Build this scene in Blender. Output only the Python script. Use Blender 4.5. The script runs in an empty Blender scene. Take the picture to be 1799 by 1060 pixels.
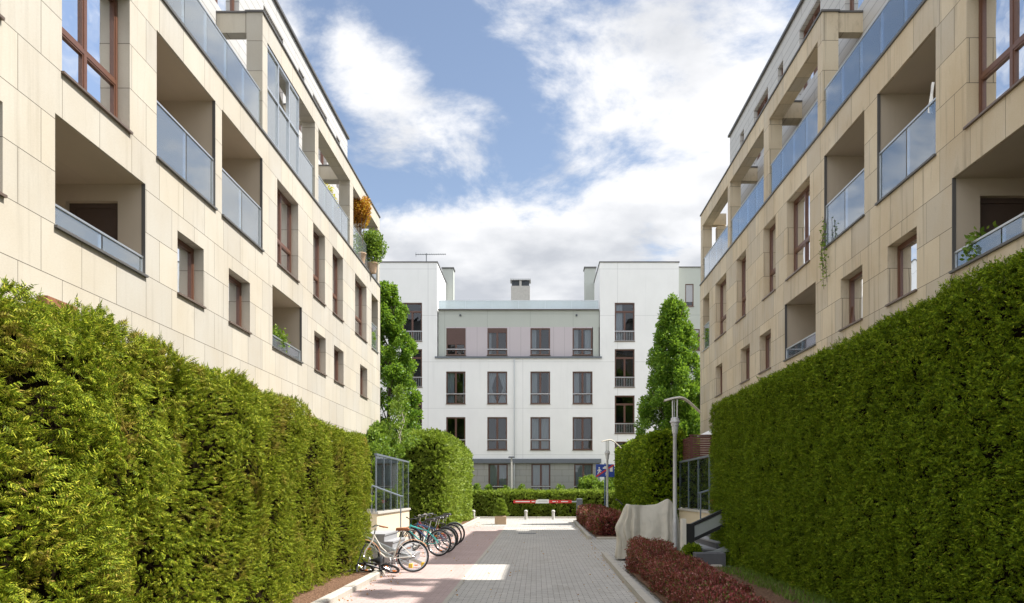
import bpy, math, random
import numpy as np
from math import radians as R, sin, cos, pi
random.seed(7); rng = np.random.default_rng(7)
S = bpy.context.scene
COL = S.collection

# ------------------------------------------------------------------ camera, sky, sun, exposure
FPX, VX, VY, CH = 1400.0, 942.0, 866.0, 1.8          # focal length and vanishing point measured on the photograph
cam = bpy.data.cameras.new('camera'); camo = bpy.data.objects.new('camera', cam); COL.objects.link(camo)
camo.location = (0, 0, CH); camo.rotation_euler = (R(90), 0, 0)
cam.sensor_width = 36; cam.lens = FPX/1799*36
cam.shift_x = -(VX-899.5)/1799; cam.shift_y = (VY-530)/1799
cam.clip_start = .05; cam.clip_end = 3000
S.camera = camo
S.view_settings.view_transform = 'Standard'; S.view_settings.look = 'None'
S.view_settings.gamma = 1; S.view_settings.exposure = 1.4

EL = R(57.3); OFF = R(-2)
SD = (cos(EL)*cos(OFF), -cos(EL)*sin(OFF), sin(EL))
sl = bpy.data.lights.new('sun', 'SUN'); sl.energy = 3.45; sl.angle = R(.5); sl.color = (1, .965, .90)
so = bpy.data.objects.new('sun', sl); COL.objects.link(so); so.location = (30, -5, 45)
from mathutils import Vector, Matrix, noise as mnoise
so.rotation_euler = Vector(SD).to_track_quat('Z', 'Y').to_euler()

W = bpy.data.worlds.new('World'); S.world = W; W.use_nodes = True
nt = W.node_tree; N = nt.nodes; L = nt.links; N.clear()
def wn(t, **k):
    n = N.new(t)
    for a, b in k.items(): setattr(n, a, b)
    return n
def wmath(op, a, b=None, c=None):
    n = wn('ShaderNodeMath', operation=op)
    for i, v in enumerate((a, b, c)):
        if v is None: continue
        if isinstance(v, (int, float)): n.inputs[i].default_value = v
        else: L.new(v, n.inputs[i])
    return n.outputs[0]
sky = wn('ShaderNodeTexSky', sky_type='NISHITA'); sky.sun_disc = False
sky.sun_elevation = EL; sky.sun_rotation = math.atan2(SD[0], SD[1]); sky.altitude = 100; sky.air_density = 1.0; sky.dust_density = .6; sky.ozone_density = 1.2
tc = wn('ShaderNodeTexCoord'); sx = wn('ShaderNodeSeparateXYZ'); L.new(tc.outputs['Generated'], sx.inputs[0])
zc = wmath('MAXIMUM', sx.outputs[2], 0.0)
den = wmath('ADD', zc, .22)
pu = wmath('DIVIDE', sx.outputs[0], den); pv = wmath('DIVIDE', sx.outputs[1], den)
cb = wn('ShaderNodeCombineXYZ'); L.new(pu, cb.inputs[0]); L.new(pv, cb.inputs[1]); cb.inputs[2].default_value = 3.7
n1 = wn('ShaderNodeTexNoise'); n1.inputs['Scale'].default_value = 3.4; n1.inputs['Detail'].default_value = 9; n1.inputs['Roughness'].default_value = .62; n1.inputs['Distortion'].default_value = .25
L.new(cb.outputs[0], n1.inputs['Vector'])
az = wmath('ARCTAN2', sx.outputs[0], sx.outputs[1]); el = wmath('ARCSINE', sx.outputs[2])
def blob(px, py, rx, ry):            # a soft bank of cloud around one direction of the sky
    a0 = math.atan2(px-VX, FPX); e0 = math.atan2(VY-py, math.hypot(FPX, px-VX))
    a = wmath('DIVIDE', wmath('SUBTRACT', az, a0), rx/FPX); e = wmath('DIVIDE', wmath('SUBTRACT', el, e0), ry/FPX)
    d = wmath('ADD', wmath('MULTIPLY', a, a), wmath('MULTIPLY', e, e))
    return wmath('DIVIDE', 1.0, wmath('ADD', 1.0, wmath('MULTIPLY', d, d)))
acc = None
for (px, py, rx, ry, amp) in [
        (1170, 110, 200, 125, .30), (900, 470, 560, 105, .36), (640, 110, 80, 80, .13), (710, 200, 80, 50, .10), (1330, 300, 140, 130, .22), (1000, 180, 60, 50, .10),
        (500, 0, 60, 50, .20), (850, 175, 45, 22, .10), (840, 240, 35, 20, .10), (840, 295, 50, 22, .12),
        (815, 65, 80, 70, -.24), (770, 310, 130, 34, -.18), (590, 330, 90, 50, -.20), (900, 260, 60, 30, -.10), (1120, 268, 90, 24, -.18), (555, 60, 30, 90, -.14), (700, 20, 50, 25, -.08)]:
    t = wmath('MULTIPLY', blob(px, py, rx, ry), amp); acc = t if acc is None else wmath('ADD', acc, t)
dens = wmath('ADD', wmath('ADD', wmath('MULTIPLY', wmath('SUBTRACT', n1.outputs[0], .5), 1.9), .5), acc)
mr = wn('ShaderNodeMapRange', interpolation_type='SMOOTHSTEP'); L.new(dens, mr.inputs[0])
mr.inputs[1].default_value = .40; mr.inputs[2].default_value = .80; mr.inputs[3].default_value = 0; mr.inputs[4].default_value = .97
# thick cloud is greyer underneath: a second noise drives the cloud's own tone
n2 = wn('ShaderNodeTexNoise'); n2.inputs['Scale'].default_value = 3.6; n2.inputs['Detail'].default_value = 6
ad = wn('ShaderNodeVectorMath', operation='ADD'); L.new(cb.outputs[0], ad.inputs[0]); ad.inputs[1].default_value = (.12, -.2, 4.0); L.new(ad.outputs[0], n2.inputs['Vector'])
lowgrey = wmath('MULTIPLY', blob(880, 505, 620, 75), .20)
tone = wmath('SUBTRACT', wmath('ADD', wmath('MULTIPLY', n2.outputs[0], 1.5), wmath('MULTIPLY', dens, .12)), lowgrey)
cr = wn('ShaderNodeValToRGB'); L.new(tone, cr.inputs[0])
cr.color_ramp.elements[0].position = .48; cr.color_ramp.elements[0].color = (2.5, 2.6, 2.8, 1)
cr.color_ramp.elements[1].position = .86; cr.color_ramp.elements[1].color = (4.3, 4.3, 4.35, 1)
mx = wn('ShaderNodeMix', data_type='RGBA'); L.new(mr.outputs[0], mx.inputs[0])
hs = wn('ShaderNodeHueSaturation'); hs.inputs['Saturation'].default_value = .86; hs.inputs['Value'].default_value = .70; L.new(sky.outputs[0], hs.inputs['Color'])
L.new(hs.outputs[0], mx.inputs[6]); L.new(cr.outputs[0], mx.inputs[7])
bg = wn('ShaderNodeBackground'); bg.inputs[1].default_value = .095
# sky out of view is brightened as added fill light for the shaded facades
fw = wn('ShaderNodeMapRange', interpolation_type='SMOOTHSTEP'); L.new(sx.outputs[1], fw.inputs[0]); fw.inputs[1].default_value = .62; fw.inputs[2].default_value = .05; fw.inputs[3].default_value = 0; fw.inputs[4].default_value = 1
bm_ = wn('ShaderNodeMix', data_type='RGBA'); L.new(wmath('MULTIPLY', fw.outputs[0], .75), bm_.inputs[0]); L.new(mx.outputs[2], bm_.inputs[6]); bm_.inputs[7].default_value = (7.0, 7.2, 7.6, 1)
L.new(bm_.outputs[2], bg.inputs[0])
wo = wn('ShaderNodeOutputWorld'); L.new(bg.outputs[0], wo.inputs[0])

# ------------------------------------------------------------------ helpers
GS = .0041
def gz(y): return GS*min(max(y, -20), 60)
def PT(px, py, Y): return ((px-VX)*Y/FPX, Y, CH-(py-VY)*Y/FPX)

class MB:
    """collects geometry in world metres (optionally through a frame) and links it as one object"""
    def __init__(s, frame=None): s.v = []; s.f = []; s.m = []; s.fr = frame; s.cur = 0
    def add(s, vs, fs, flip=False):
        b = len(s.v)
        if s.fr:
            vs = [s.fr(*p) for p in vs]; flip ^= s.fr.flip
        s.v += [tuple(p) for p in vs]
        for f in fs:
            f = [b+i for i in f]
            s.f.append(f[::-1] if flip else f); s.m.append(s.cur)
    def box(s, x0, x1, y0, y1, z0, z1):
        if x0 > x1: x0, x1 = x1, x0
        if y0 > y1: y0, y1 = y1, y0
        if z0 > z1: z0, z1 = z1, z0
        s.add([(x0,y0,z0),(x1,y0,z0),(x1,y1,z0),(x0,y1,z0),(x0,y0,z1),(x1,y0,z1),(x1,y1,z1),(x0,y1,z1)],
              [(0,3,2,1),(4,5,6,7),(0,1,5,4),(1,2,6,5),(2,3,7,6),(3,0,4,7)])
        return s
    def bevbox(s, x0, x1, y0, y1, z0, z1, b):
        # chamfered top edges and corners
        s.add([(x0,y0,z0),(x1,y0,z0),(x1,y1,z0),(x0,y1,z0),(x0,y0,z1-b),(x1,y0,z1-b),(x1,y1,z1-b),(x0,y1,z1-b),
               (x0+b,y0+b,z1),(x1-b,y0+b,z1),(x1-b,y1-b,z1),(x0+b,y1-b,z1)],
              [(0,3,2,1),(8,9,10,11),(0,1,5,4),(1,2,6,5),(2,3,7,6),(3,0,4,7),(4,5,9,8),(5,6,10,9),(6,7,11,10),(7,4,8,11)])
        return s
    def quad(s, a, b, c, d): s.add([a, b, c, d], [(0,1,2,3)]); return s
    def tube(s, pts, r, n=8, caps=True):
        pts = [Vector(p) for p in pts]; k = len(pts)
        rs = r if isinstance(r, (list, tuple)) else [r]*k
        vs = []; ref = None
        for i, p in enumerate(pts):
            d = (pts[min(i+1, k-1)]-pts[max(i-1, 0)]).normalized()
            if ref is None:
                ref = Vector((0, 0, 1)) if abs(d.z) < .9 else Vector((1, 0, 0))
            a = d.cross(ref).normalized(); b = a.cross(d).normalized(); ref = b
            for j in range(n):
                t = 2*pi*j/n; vs.append(p+(a*cos(t)+b*sin(t))*rs[i])
        fs = [(i*n+j, i*n+(j+1) % n, (i+1)*n+(j+1) % n, (i+1)*n+j) for i in range(k-1) for j in range(n)]
        if caps: fs += [tuple(range(n))[::-1], tuple(range((k-1)*n, k*n))]
        s.add(vs, fs, True); return s
    def lathe(s, prof, c, n=16, axis='z'):
        vs = []
        for (r, h) in prof:
            for j in range(n):
                t = 2*pi*j/n
                if axis == 'z': vs.append((c[0]+r*cos(t), c[1]+r*sin(t), c[2]+h))
                else: vs.append((c[0]+r*cos(t), c[1]+h, c[2]+r*sin(t)))
        k = len(prof)
        fs = [(i*n+j, i*n+(j+1) % n, (i+1)*n+(j+1) % n, (i+1)*n+j) for i in range(k-1) for j in range(n)]
        fs += [tuple(range(n))[::-1], tuple(range((k-1)*n, k*n))]
        s.add(vs, fs, axis != 'z'); return s
    def torus(s, c, R0, r0, n=28, m=8, a0=0, a1=2*pi, sy=1.0):     # in the local x-z plane
        full = abs(a1-a0-2*pi) < 1e-6; kk = n if full else n+1; vs = []
        for i in range(kk):
            t = a0+(a1-a0)*i/n
            for j in range(m):
                p = 2*pi*j/m; q = R0+r0*cos(p)
                vs.append((c[0]+q*cos(t), c[1]+r0*sy*sin(p), c[2]+q*sin(t)))
        fs = []
        for i in range(n):
            i2 = (i+1) % kk
            for j in range(m): fs.append((i*m+j, i*m+(j+1) % m, i2*m+(j+1) % m, i2*m+j))
        s.add(vs, fs); return s
    def prism(s, poly, y0, y1):       # polygon in x-z, extruded along y
        n = len(poly)
        vs = [(x, y0, z) for x, z in poly]+[(x, y1, z) for x, z in poly]
        fs = [tuple(range(n)), tuple(range(n, 2*n))[::-1]]+[(i, i+n, (i+1) % n+n, (i+1) % n) for i in range(n)]
        s.add(vs, fs); return s
    def build(s, name, mat, parent=None, origin=None, smooth=False):
        if origin is None:
            origin = parent['_o'] if parent is not None and '_o' in parent.keys() else (0, 0, 0)
        o = None
        me = bpy.data.meshes.new(name)
        ox, oy, oz = origin
        me.from_pydata([(x-ox, y-oy, z-oz) for x, y, z in s.v], [], s.f)
        for m_ in (mat if isinstance(mat, (list, tuple)) else [mat]): me.materials.append(m_)
        if isinstance(mat, (list, tuple)): me.polygons.foreach_set('material_index', s.m)
        uvbox(me, origin)
        if smooth:
            me.polygons.foreach_set('use_smooth', [True]*len(me.polygons))
        o = bpy.data.objects.new(name, me); COL.objects.link(o)
        if parent is not None:
            o.parent = parent; o['_o'] = list(origin)
        else:
            o.location = origin; o['_o'] = list(origin)
        if smooth:
            try: me.set_sharp_from_angle(angle=R(40))
            except Exception: pass
        return o

def uvbox(me, origin):
    nl = len(me.loops)
    if nl == 0: return
    uv = me.uv_layers.new(name='uv')
    co = np.empty(len(me.vertices)*3, 'f'); me.vertices.foreach_get('co', co); co = co.reshape(-1, 3)+np.array(origin, 'f')
    li = np.empty(nl, 'i'); me.loops.foreach_get('vertex_index', li)
    nf = len(me.polygons); nr = np.empty(nf*3, 'f'); me.polygons.foreach_get('normal', nr); nr = np.abs(nr.reshape(-1, 3))
    lt = np.empty(nf, 'i'); me.polygons.foreach_get('loop_total', lt)
    ax = np.repeat(np.argmax(nr, 1), lt); c = co[li]
    u = np.where(ax == 0, c[:, 1], c[:, 0]); v = np.where(ax == 2, c[:, 1], c[:, 2])
    uv.data.foreach_set('uv', np.stack([u, v], 1).astype('f').ravel())

def np_mesh(name, co, quads, mat, parent=None, origin=(0, 0, 0), label=None):
    """large leaf meshes straight from numpy: co (n,3), quads (m,k)"""
    me = bpy.data.meshes.new(name)
    co = np.asarray(co, 'f')-np.array(origin, 'f')
    me.vertices.add(len(co)); me.vertices.foreach_set('co', co.ravel())
    m, k = quads.shape
    me.loops.add(m*k); me.loops.foreach_set('vertex_index', quads.astype('i').ravel())
    me.polygons.add(m); me.polygons.foreach_set('loop_start', np.arange(0, m*k, k, dtype='i'))
    try: me.polygons.foreach_set('loop_total', np.full(m, k, 'i'))
    except Exception: pass
    me.materials.append(mat); me.update(calc_edges=True); me.validate()
    o = bpy.data.objects.new(name, me); COL.objects.link(o)
    if parent is not None: o.parent = parent
    else: o.location = origin
    o['_o'] = list(origin)
    return o

def tag(o, label=None, cat=None, group=None, kind=None):
    if label: o['label'] = label
    if cat: o['category'] = cat
    if group: o['group'] = group
    if kind: o['kind'] = kind
    return o
def thing(name, loc, label, cat, group=None):
    o = bpy.data.objects.new(name, None); COL.objects.link(o); o.location = loc; o['_o'] = list(loc)
    o.empty_display_size = .2
    return tag(o, label, cat, group)
def local_thing(name, label, cat, group=None):      # built round the origin, placed afterwards
    return thing(name, (0, 0, 0), label, cat, group)
def copy_tree(o, parent=None):
    c = o.copy(); COL.objects.link(c); c.parent = parent
    for ch in o.children: copy_tree(ch, c)
    return c

class Frame:
    def __init__(s, kind, base):
        s.k = kind; s.b = base; s.flip = {'L': True, 'R': False, 'W': False}[kind]
    def __call__(s, u, n, z):
        if s.k == 'L': return (s.b+n, u, z)
        if s.k == 'R': return (s.b-n, u, z)
        return (u, s.b-n, z)

# ------------------------------------------------------------------ materials
MATS = {}
class NB:
    def __init__(s, name):
        s.mat = bpy.data.materials.new(name); s.mat.use_nodes = True
        s.t = s.mat.node_tree; s.t.nodes.clear(); s.out = s.t.nodes.new('ShaderNodeOutputMaterial')
    def n(s, t, ins=None, **k):
        n = s.t.nodes.new(t)
        for a, b in k.items(): setattr(n, a, b)
        for a, b in (ins or {}).items():
            if isinstance(b, bpy.types.NodeSocket): s.t.links.new(b, n.inputs[a])
            else: n.inputs[a].default_value = b
        return n
    def math(s, op, a, b=0.0): return s.n('ShaderNodeMath', {0: a, 1: b}, operation=op).outputs[0]
    def mix(s, f, a, b, bt='MIX'):
        a = a if isinstance(a, bpy.types.NodeSocket) else (*a[:3], 1); b = b if isinstance(b, bpy.types.NodeSocket) else (*b[:3], 1)
        return s.n('ShaderNodeMix', {0: f, 6: a, 7: b}, data_type='RGBA', blend_type=bt).outputs[2]
    def ramp(s, f, stops):
        r = s.n('ShaderNodeValToRGB', {0: f}); e = r.color_ramp.elements
        while len(e) < len(stops): e.new(.5)
        for q, (p, c) in zip(e, stops): q.position = p; q.color = (*c[:3], 1) if isinstance(c, tuple) else (c, c, c, 1)
        return r.outputs[0]
    def noise(s, vec, scale, detail=4, rough=.55, dist=0):
        return s.n('ShaderNodeTexNoise', {'Vector': vec, 'Scale': scale, 'Detail': detail, 'Roughness': rough, 'Distortion': dist}).outputs[0]
    def uv(s): return s.n('ShaderNodeTexCoord').outputs['UV']
    def obj(s): return s.n('ShaderNodeTexCoord').outputs['Object']
    def map(s, vec, sc=(1, 1, 1), loc=(0, 0, 0)): return s.n('ShaderNodeMapping', {0: vec, 1: loc, 3: sc}).outputs[0]
    def bump(s, h, strength=.3, dist=.01): return s.n('ShaderNodeBump', {'Height': h, 'Strength': strength, 'Distance': dist}).outputs[0]
    def pbr(s, col, rough=.7, metal=0, bump=None, spec=.5, **k):
        b = s.n('ShaderNodeBsdfPrincipled', {'Base Color': col if isinstance(col, bpy.types.NodeSocket) else (*col[:3], 1), 'Roughness': rough, 'Metallic': metal, 'Specular IOR Level': spec})
        if bump is not None: s.t.links.new(bump, b.inputs['Normal'])
        return b.outputs[0]
    def done(s, sh): s.t.links.new(sh, s.out.inputs[0]); return s.mat

def stone(name, base, seed, row=.78, bw=1.03, mortar=.011, rowoff=.0, stain=.35, variety=.10, grime=.42):
    b = NB(name); uv = b.uv()
    m = b.map(uv, (1, 1, 1), (seed*.37, -rowoff, 0))
    def brick(c1, c2, mc):
        return b.n('ShaderNodeTexBrick', {'Vector': m, 'Color1': (*c1, 1), 'Color2': (*c2, 1), 'Mortar': (*mc, 1), 'Scale': 1, 'Mortar Size': mortar/2, 'Mortar Smooth': .1, 'Bias': 0, 'Brick Width': bw, 'Row Height': row}, offset=.5, offset_frequency=2, squash=1)
    k = brick((.0,.0,.0), (1, 1, 1), (.5, .5, .5))
    c = b.mix(k.outputs[0], tuple(x*(1-variety) for x in base), (base[0]*(1+variety*.8), base[1]*(1+variety*.45), base[2]*(1-variety*.3)))
    big = b.noise(b.map(uv, (.5, .35, 1), (seed, 2, 0)), 1.3, 6, .6)
    fine = b.noise(b.map(uv, (7, 22, 1)), 3, 5, .65)
    c = b.mix(b.math('MULTIPLY', b.ramp(big, [(.38, 0.), (.68, 1.)]), stain), c, (base[0]*.80, base[1]*.68, base[2]*.50))
    c = b.mix(.16, c, b.ramp(fine, [(.3, .35), (.7, 1.)]), 'MULTIPLY')
    # thin vertical run-off streaks, wide apart
    st = b.noise(b.map(uv, (5.5, .22, 1), (seed*3, 0, 0)), 1.0, 5, .6)
    c = b.mix(b.math('MULTIPLY', b.ramp(st, [(.54, 0.), (.76, 1.)]), grime), c, (.19, .155, .115))
    gp = b.noise(b.map(uv, (3, 1.0, 1), (5+seed, 9, 0)), .8, 6, .7)
    c = b.mix(b.math('MULTIPLY', b.ramp(gp, [(.60, 0.), (.76, 1.)]), grime*.8), c, (.17, .14, .11))
    c = b.mix(k.outputs['Fac'], c, (.10, .085, .065))
    h = b.math('SUBTRACT', b.math('MULTIPLY', fine, .12), k.outputs['Fac'])
    return b.done(b.pbr(c, .78, bump=b.bump(h, .5, .006), spec=.3))

def plain(name, col, rough=.6, metal=0, var=.12, scale=6, bump=0., spec=.5):
    b = NB(name); o = b.obj(); nz = b.noise(o, scale, 5, .6)
    c = b.mix(nz, tuple(x*(1-var) for x in col), tuple(min(1, x*(1+var)) for x in col))
    return b.done(b.pbr(c, rough, metal, b.bump(nz, bump, .01) if bump else None, spec))

def plaster(name, col, stain=.3, joints=None):
    b = NB(name); uv = b.uv()
    big = b.noise(b.map(uv, (.6, .3, 1)), 1.6, 7, .62)
    st = b.noise(b.map(uv, (3.5, .16, 1), (3, 0, 0)), 1.0, 5, .6)
    c = b.mix(b.math('MULTIPLY', b.ramp(big, [(.35, 0.), (.75, 1.)]), stain), col, tuple(x*.78 for x in col))
    c = b.mix(b.math('MULTIPLY', b.ramp(st, [(.58, 0.), (.8, 1.)]), stain*.7), c, tuple(x*.62 for x in col))
    h = b.noise(uv, 60, 3)
    if joints:
        k = b.n('ShaderNodeTexBrick', {'Vector': b.map(uv, (1, 1, 1), joints[2] if len(joints) > 2 else (0, 0, 0)), 'Scale': 1, 'Mortar Size': .012, 'Mortar Smooth': .2, 'Brick Width': joints[0], 'Row Height': joints[1]}, offset=0)
        c = b.mix(b.math('MULTIPLY', k.outputs['Fac'], .55), c, tuple(x*.4 for x in col))
    return b.done(b.pbr(c, .85, bump=b.bump(h, .15, .004), spec=.25))

def planks(name, col, row=.3):
    b = NB(name); uv = b.uv()
    k = b.n('ShaderNodeTexBrick', {'Vector': uv, 'Color1': (0, 0, 0, 1), 'Color2': (1, 1, 1, 1), 'Mortar': (.5, .5, .5, 1), 'Scale': 1, 'Mortar Size': .012, 'Mortar Smooth': .3, 'Brick Width': 3.2, 'Row Height': row}, offset=.37)
    c = b.mix(k.outputs[0], tuple(x*.94 for x in col), tuple(x*1.04 for x in col))
    nz = b.noise(b.map(uv, (.8, 3, 1)), 2, 5)
    c = b.mix(b.math('MULTIPLY', nz, .25), c, tuple(x*.7 for x in col))
    c = b.mix(b.math('MULTIPLY', k.outputs['Fac'], .75), c, tuple(x*.3 for x in col))
    return b.done(b.pbr(c, .5, bump=b.bump(b.math('SUBTRACT', 1.0, k.outputs['Fac']), .6, .01), spec=.4))

def paver(name, col, bw, row, var, alt=None, mort=.006, mcol=.35):
    b = NB(name); uv = b.obj()
    wob = b.noise(uv, .35, 3)
    k = b.n('ShaderNodeTexBrick', {'Vector': b.map(uv, (1, 1, 1)), 'Color1': (0, 0, 0, 1), 'Color2': (1, 1, 1, 1), 'Mortar': (.5, .5, .5, 1), 'Scale': 1, 'Mortar Size': mort, 'Mortar Smooth': .2, 'Brick Width': bw, 'Row Height': row}, offset=.5)
    c = b.mix(k.outputs[0], tuple(x*(1-var) for x in col), tuple(x*(1+var) for x in (alt or col)))
    big = b.noise(uv, .55, 6, .6); fine = b.noise(uv, 24, 4, .7); stain = b.noise(b.map(uv, (1.6, .35, 1)), 1.1, 6, .65)
    c = b.mix(b.math('MULTIPLY', b.ramp(big, [(.35, 0.), (.7, 1.)]), .4), c, tuple(x*.76 for x in col))
    c = b.mix(b.math('MULTIPLY', b.ramp(stain, [(.55, 0.), (.72, 1.)]), .4), c, tuple(x*y for x, y in zip(col, (.62, .58, .5))))
    c = b.mix(.35, c, b.ramp(fine, [(.25, .55), (.75, 1.)]), 'MULTIPLY')
    sp = b.n('ShaderNodeTexVoronoi', {'Vector': uv, 'Scale': 2.2, 'Randomness': 1}).outputs['Distance']
    c = b.mix(b.math('MULTIPLY', b.ramp(sp, [(.03, 1.), (.07, 0.)]), .5), c, (.05, .045, .035))
    c = b.mix(b.math('MULTIPLY', k.outputs['Fac'], .8), c, tuple(x*mcol for x in (.22, .19, .15)))
    h = b.math('SUBTRACT', b.math('MULTIPLY', fine, .25), k.outputs['Fac'])
    return b.done(b.pbr(c, .82, bump=b.bump(h, .7, .006), spec=.35))

def leaf(name, stops, trans=.35, rough=.55, patch=None, spec=.3):
    b = NB(name)
    ri = b.n('ShaderNodeNewGeometry').outputs['Random Per Island']
    c = b.ramp(ri, stops)
    pn = b.noise(b.obj(), 1.1, 4, .6)
    c = b.mix(.35, c, b.ramp(pn, [(.32, (.62, .68, .6)), (.68, (1.0, 1.0, 1.0))]), 'MULTIPLY')
    if patch:
        q = b.noise(b.map(b.obj(), (1, 1, 1), (7, 3, 1)), 1.7, 5, .7)
        c = b.mix(b.math('MULTIPLY', b.ramp(q, [(.54, 0.), (.66, 1.)]), patch[1]), c, patch[0])
    d = b.pbr(c, rough, spec=spec)
    t = b.n('ShaderNodeBsdfTranslucent', {'Color': b.mix(.5, c, (.30, .42, .03))}).outputs[0]
    return b.done(b.n('ShaderNodeMixShader', {0: trans, 1: d, 2: t}).outputs[0])

def glass_pane(name, tint=(.72, .78, .80), base=.10, boost=1.15):
    b = NB(name)
    g = b.n('ShaderNodeNewGeometry').outputs['Position']
    wob = b.noise(g, .9, 2)
    bm = b.bump(wob, .06, .15)
    fr = b.n('ShaderNodeFresnel', {'IOR': 1.55, 'Normal': bm}).outputs[0]
    f = b.math('MINIMUM', b.math('ADD', b.math('MULTIPLY', fr, boost), base), 1.0)
    gl = b.n('ShaderNodeBsdfGlossy', {'Color': (.95, .97, 1, 1), 'Roughness': .015, 'Normal': bm}).outputs[0]
    tr = b.n('ShaderNodeBsdfTransparent', {'Color': (*tint, 1)}).outputs[0]
    return b.done(b.n('ShaderNodeMixShader', {0: f, 1: tr, 2: gl}).outputs[0])

def frosted(name, col=(.60, .72, .82), milk=.35, base=.12, tint=(.80, .88, .92)):
    b = NB(name); uv = b.uv()
    fr = b.n('ShaderNodeFresnel', {'IOR': 1.5}).outputs[0]
    f = b.math('MINIMUM', b.math('ADD', b.math('MULTIPLY', fr, 1.2), base), 1.0)
    gl = b.n('ShaderNodeBsdfGlossy', {'Color': (.9, .95, 1, 1), 'Roughness': .02}).outputs[0]
    tr = b.n('ShaderNodeBsdfTransparent', {'Color': (*tint, 1)}).outputs[0]
    nz = b.noise(b.map(uv, (2, .7, 1)), 2, 5, .6)
    cc = b.mix(b.math('MULTIPLY', nz, .3), col, tuple(x*.75 for x in col))
    df = b.n('ShaderNodeBsdfDiffuse', {'Color': cc}).outputs[0]
    tl = b.n('ShaderNodeBsdfTranslucent', {'Color': cc}).outputs[0]
    mk = b.n('ShaderNodeMixShader', {0: .5, 1: df, 2: tl}).outputs[0]
    a = b.n('ShaderNodeMixShader', {0: milk, 1: tr, 2: mk}).outputs[0]
    return b.done(b.n('ShaderNodeMixShader', {0: f, 1: a, 2: gl}).outputs[0])

M = {}
M['stone_l'] = stone('limestone_in_sun', (.50, .47, .415), 1, rowoff=.32, variety=.08, stain=.32, grime=.26)  # same limestone as the right building, toned for its sunlit side
M['stone_r'] = stone('limestone_in_shade', (.60, .53, .425), 2, rowoff=.32, stain=.6, variety=.13, grime=.62)  # same limestone lightened for the shade, warm bounced light put into its colour
M['stone_c'] = stone('weathered_limestone', (.50, .42, .31), 5, rowoff=.32, stain=.6)
M['loggia'] = plaster('loggia_plaster', (.50, .425, .335), .4)
M['white'] = plaster('white_render', (.80, .795, .78), .30, joints=(6.4, 3.135, (.9, 1.9, 0)))
M['greygreen'] = plaster('grey_green_panel', (.445, .465, .425), .2, joints=(2.9, 5, (.4, 1.1, 0)))
M['mauve'] = plaster('mauve_panel', (.50, .45, .47), .2, joints=(.74, 5, (.3, 1.1, 0)))
M['greystone'] = stone('grey_stone_cladding', (.34, .34, .325), 3, row=.42, bw=.95, stain=.1, variety=.05)
M['planks'] = planks('pale_grey_cladding', (.50, .485, .46))
M['brown_w'] = plain('dark_brown_frame', (.105, .048, .032), .38, var=.2, scale=20)
M['brown'] = plain('brown_timber_frame', (.13, .058, .035), .38, var=.25, scale=20)
M['darkbrown'] = plain('dark_brown_sheet', (.085, .06, .05), .45, var=.2)
M['sill'] = plain('brown_metal_sill', (.16, .115, .09), .4, .3, var=.15)
M['alu'] = plain('brushed_aluminium', (.55, .57, .58), .35, .8, var=.08, scale=30)
M['steel'] = plain('galvanised_steel', (.50, .50, .50), .45, .25, var=.15, scale=12)
M['flash'] = plain('dark_zinc_flashing', (.12, .115, .11), .5, .3)
M['darkgrey'] = plain('dark_grey_metal', (.09, .10, .11), .45, .2)
M['slate'] = plain('slate_grey_band', (.13, .145, .165), .5, .1)
M['room'] = plain('dim_room', (.05, .045, .042), .9)
M['curtain'] = plain('white_curtain', (.80, .80, .77), .9, var=.05)
M['blind'] = plain('grey_blind', (.38, .38, .40), .8, var=.05)
M['shutter'] = plain('brown_roller_shutter', (.10, .055, .045), .6)
M['pane'] = glass_pane('window_glass')
M['pane_w'] = glass_pane('window_glass_blue', (.50, .55, .60), .025, .8)
M['frost_l'] = frosted('milky_balustrade_glass', (.72, .76, .76), .34, .12)
M['frost_r'] = frosted('sky_tinted_balustrade_glass', (.50, .61, .74), .34, .16, tint=(.74, .83, .94))  # blue of the reflected sky is put into the glass colour and tint
M['frost_w'] = frosted('whitish_roof_glass', (.76, .80, .78), .6, .04)
M['clear'] = frosted('clear_screen_glass', (.55, .66, .62), .06, .04, tint=(.78, .88, .84))
M['roofing'] = plain('grey_roof_felt', (.20, .20, .20), .9)
M['ventm'] = plain('zinc_vent', (.35, .37, .40), .4, .5)
M['concrete'] = plain('pale_concrete', (.46, .44, .40), .85, var=.18, scale=9, bump=.3)
M['kerb'] = plain('kerb_concrete', (.42, .385, .33), .88, var=.22, scale=5, bump=.4)
M['step'] = plain('grey_granite_step', (.30, .30, .31), .7, var=.16, scale=30)
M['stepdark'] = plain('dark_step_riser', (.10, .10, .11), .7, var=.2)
M['cream'] = plaster('cream_render', (.66, .57, .42), .25)
M['paver'] = paver('grey_block_paving', (.50, .47, .43), .20, .10, .12)
M['paver2'] = paver('grey_slab_paving', (.47, .445, .405), .25, .25, .10, mort=.009)
M['pink'] = paver('pink_block_paving', (.47, .35, .325), .20, .10, .06, mort=.004, mcol=.9)
M['pale'] = paver('pale_street_paving', (.42, .40, .37), .4, .4, .07)
M['grassm'] = plain('lawn_soil', (.06, .075, .03), .95, var=.4, scale=3, bump=.5)
M['red'] = plain('red_paint', (.60, .035, .025), .4, var=.08)
M['whitep'] = plain('white_paint', (.78, .78, .76), .4, var=.04)
M['blue'] = plain('blue_sign_face', (.012, .05, .30), .35, var=.08)
M['signblue'] = plain('blue_grey_post', (.13, .19, .30), .4, .3)
M['rubber'] = plain('black_rubber', (.018, .018, .019), .75)
M['blackp'] = plain('black_paint', (.02, .02, .022), .3)
M['chrome'] = plain('chrome_metal', (.62, .62, .63), .22, .95, var=.05)
M['teal'] = plain('teal_paint', (.05, .42, .38), .3, var=.06)
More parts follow.
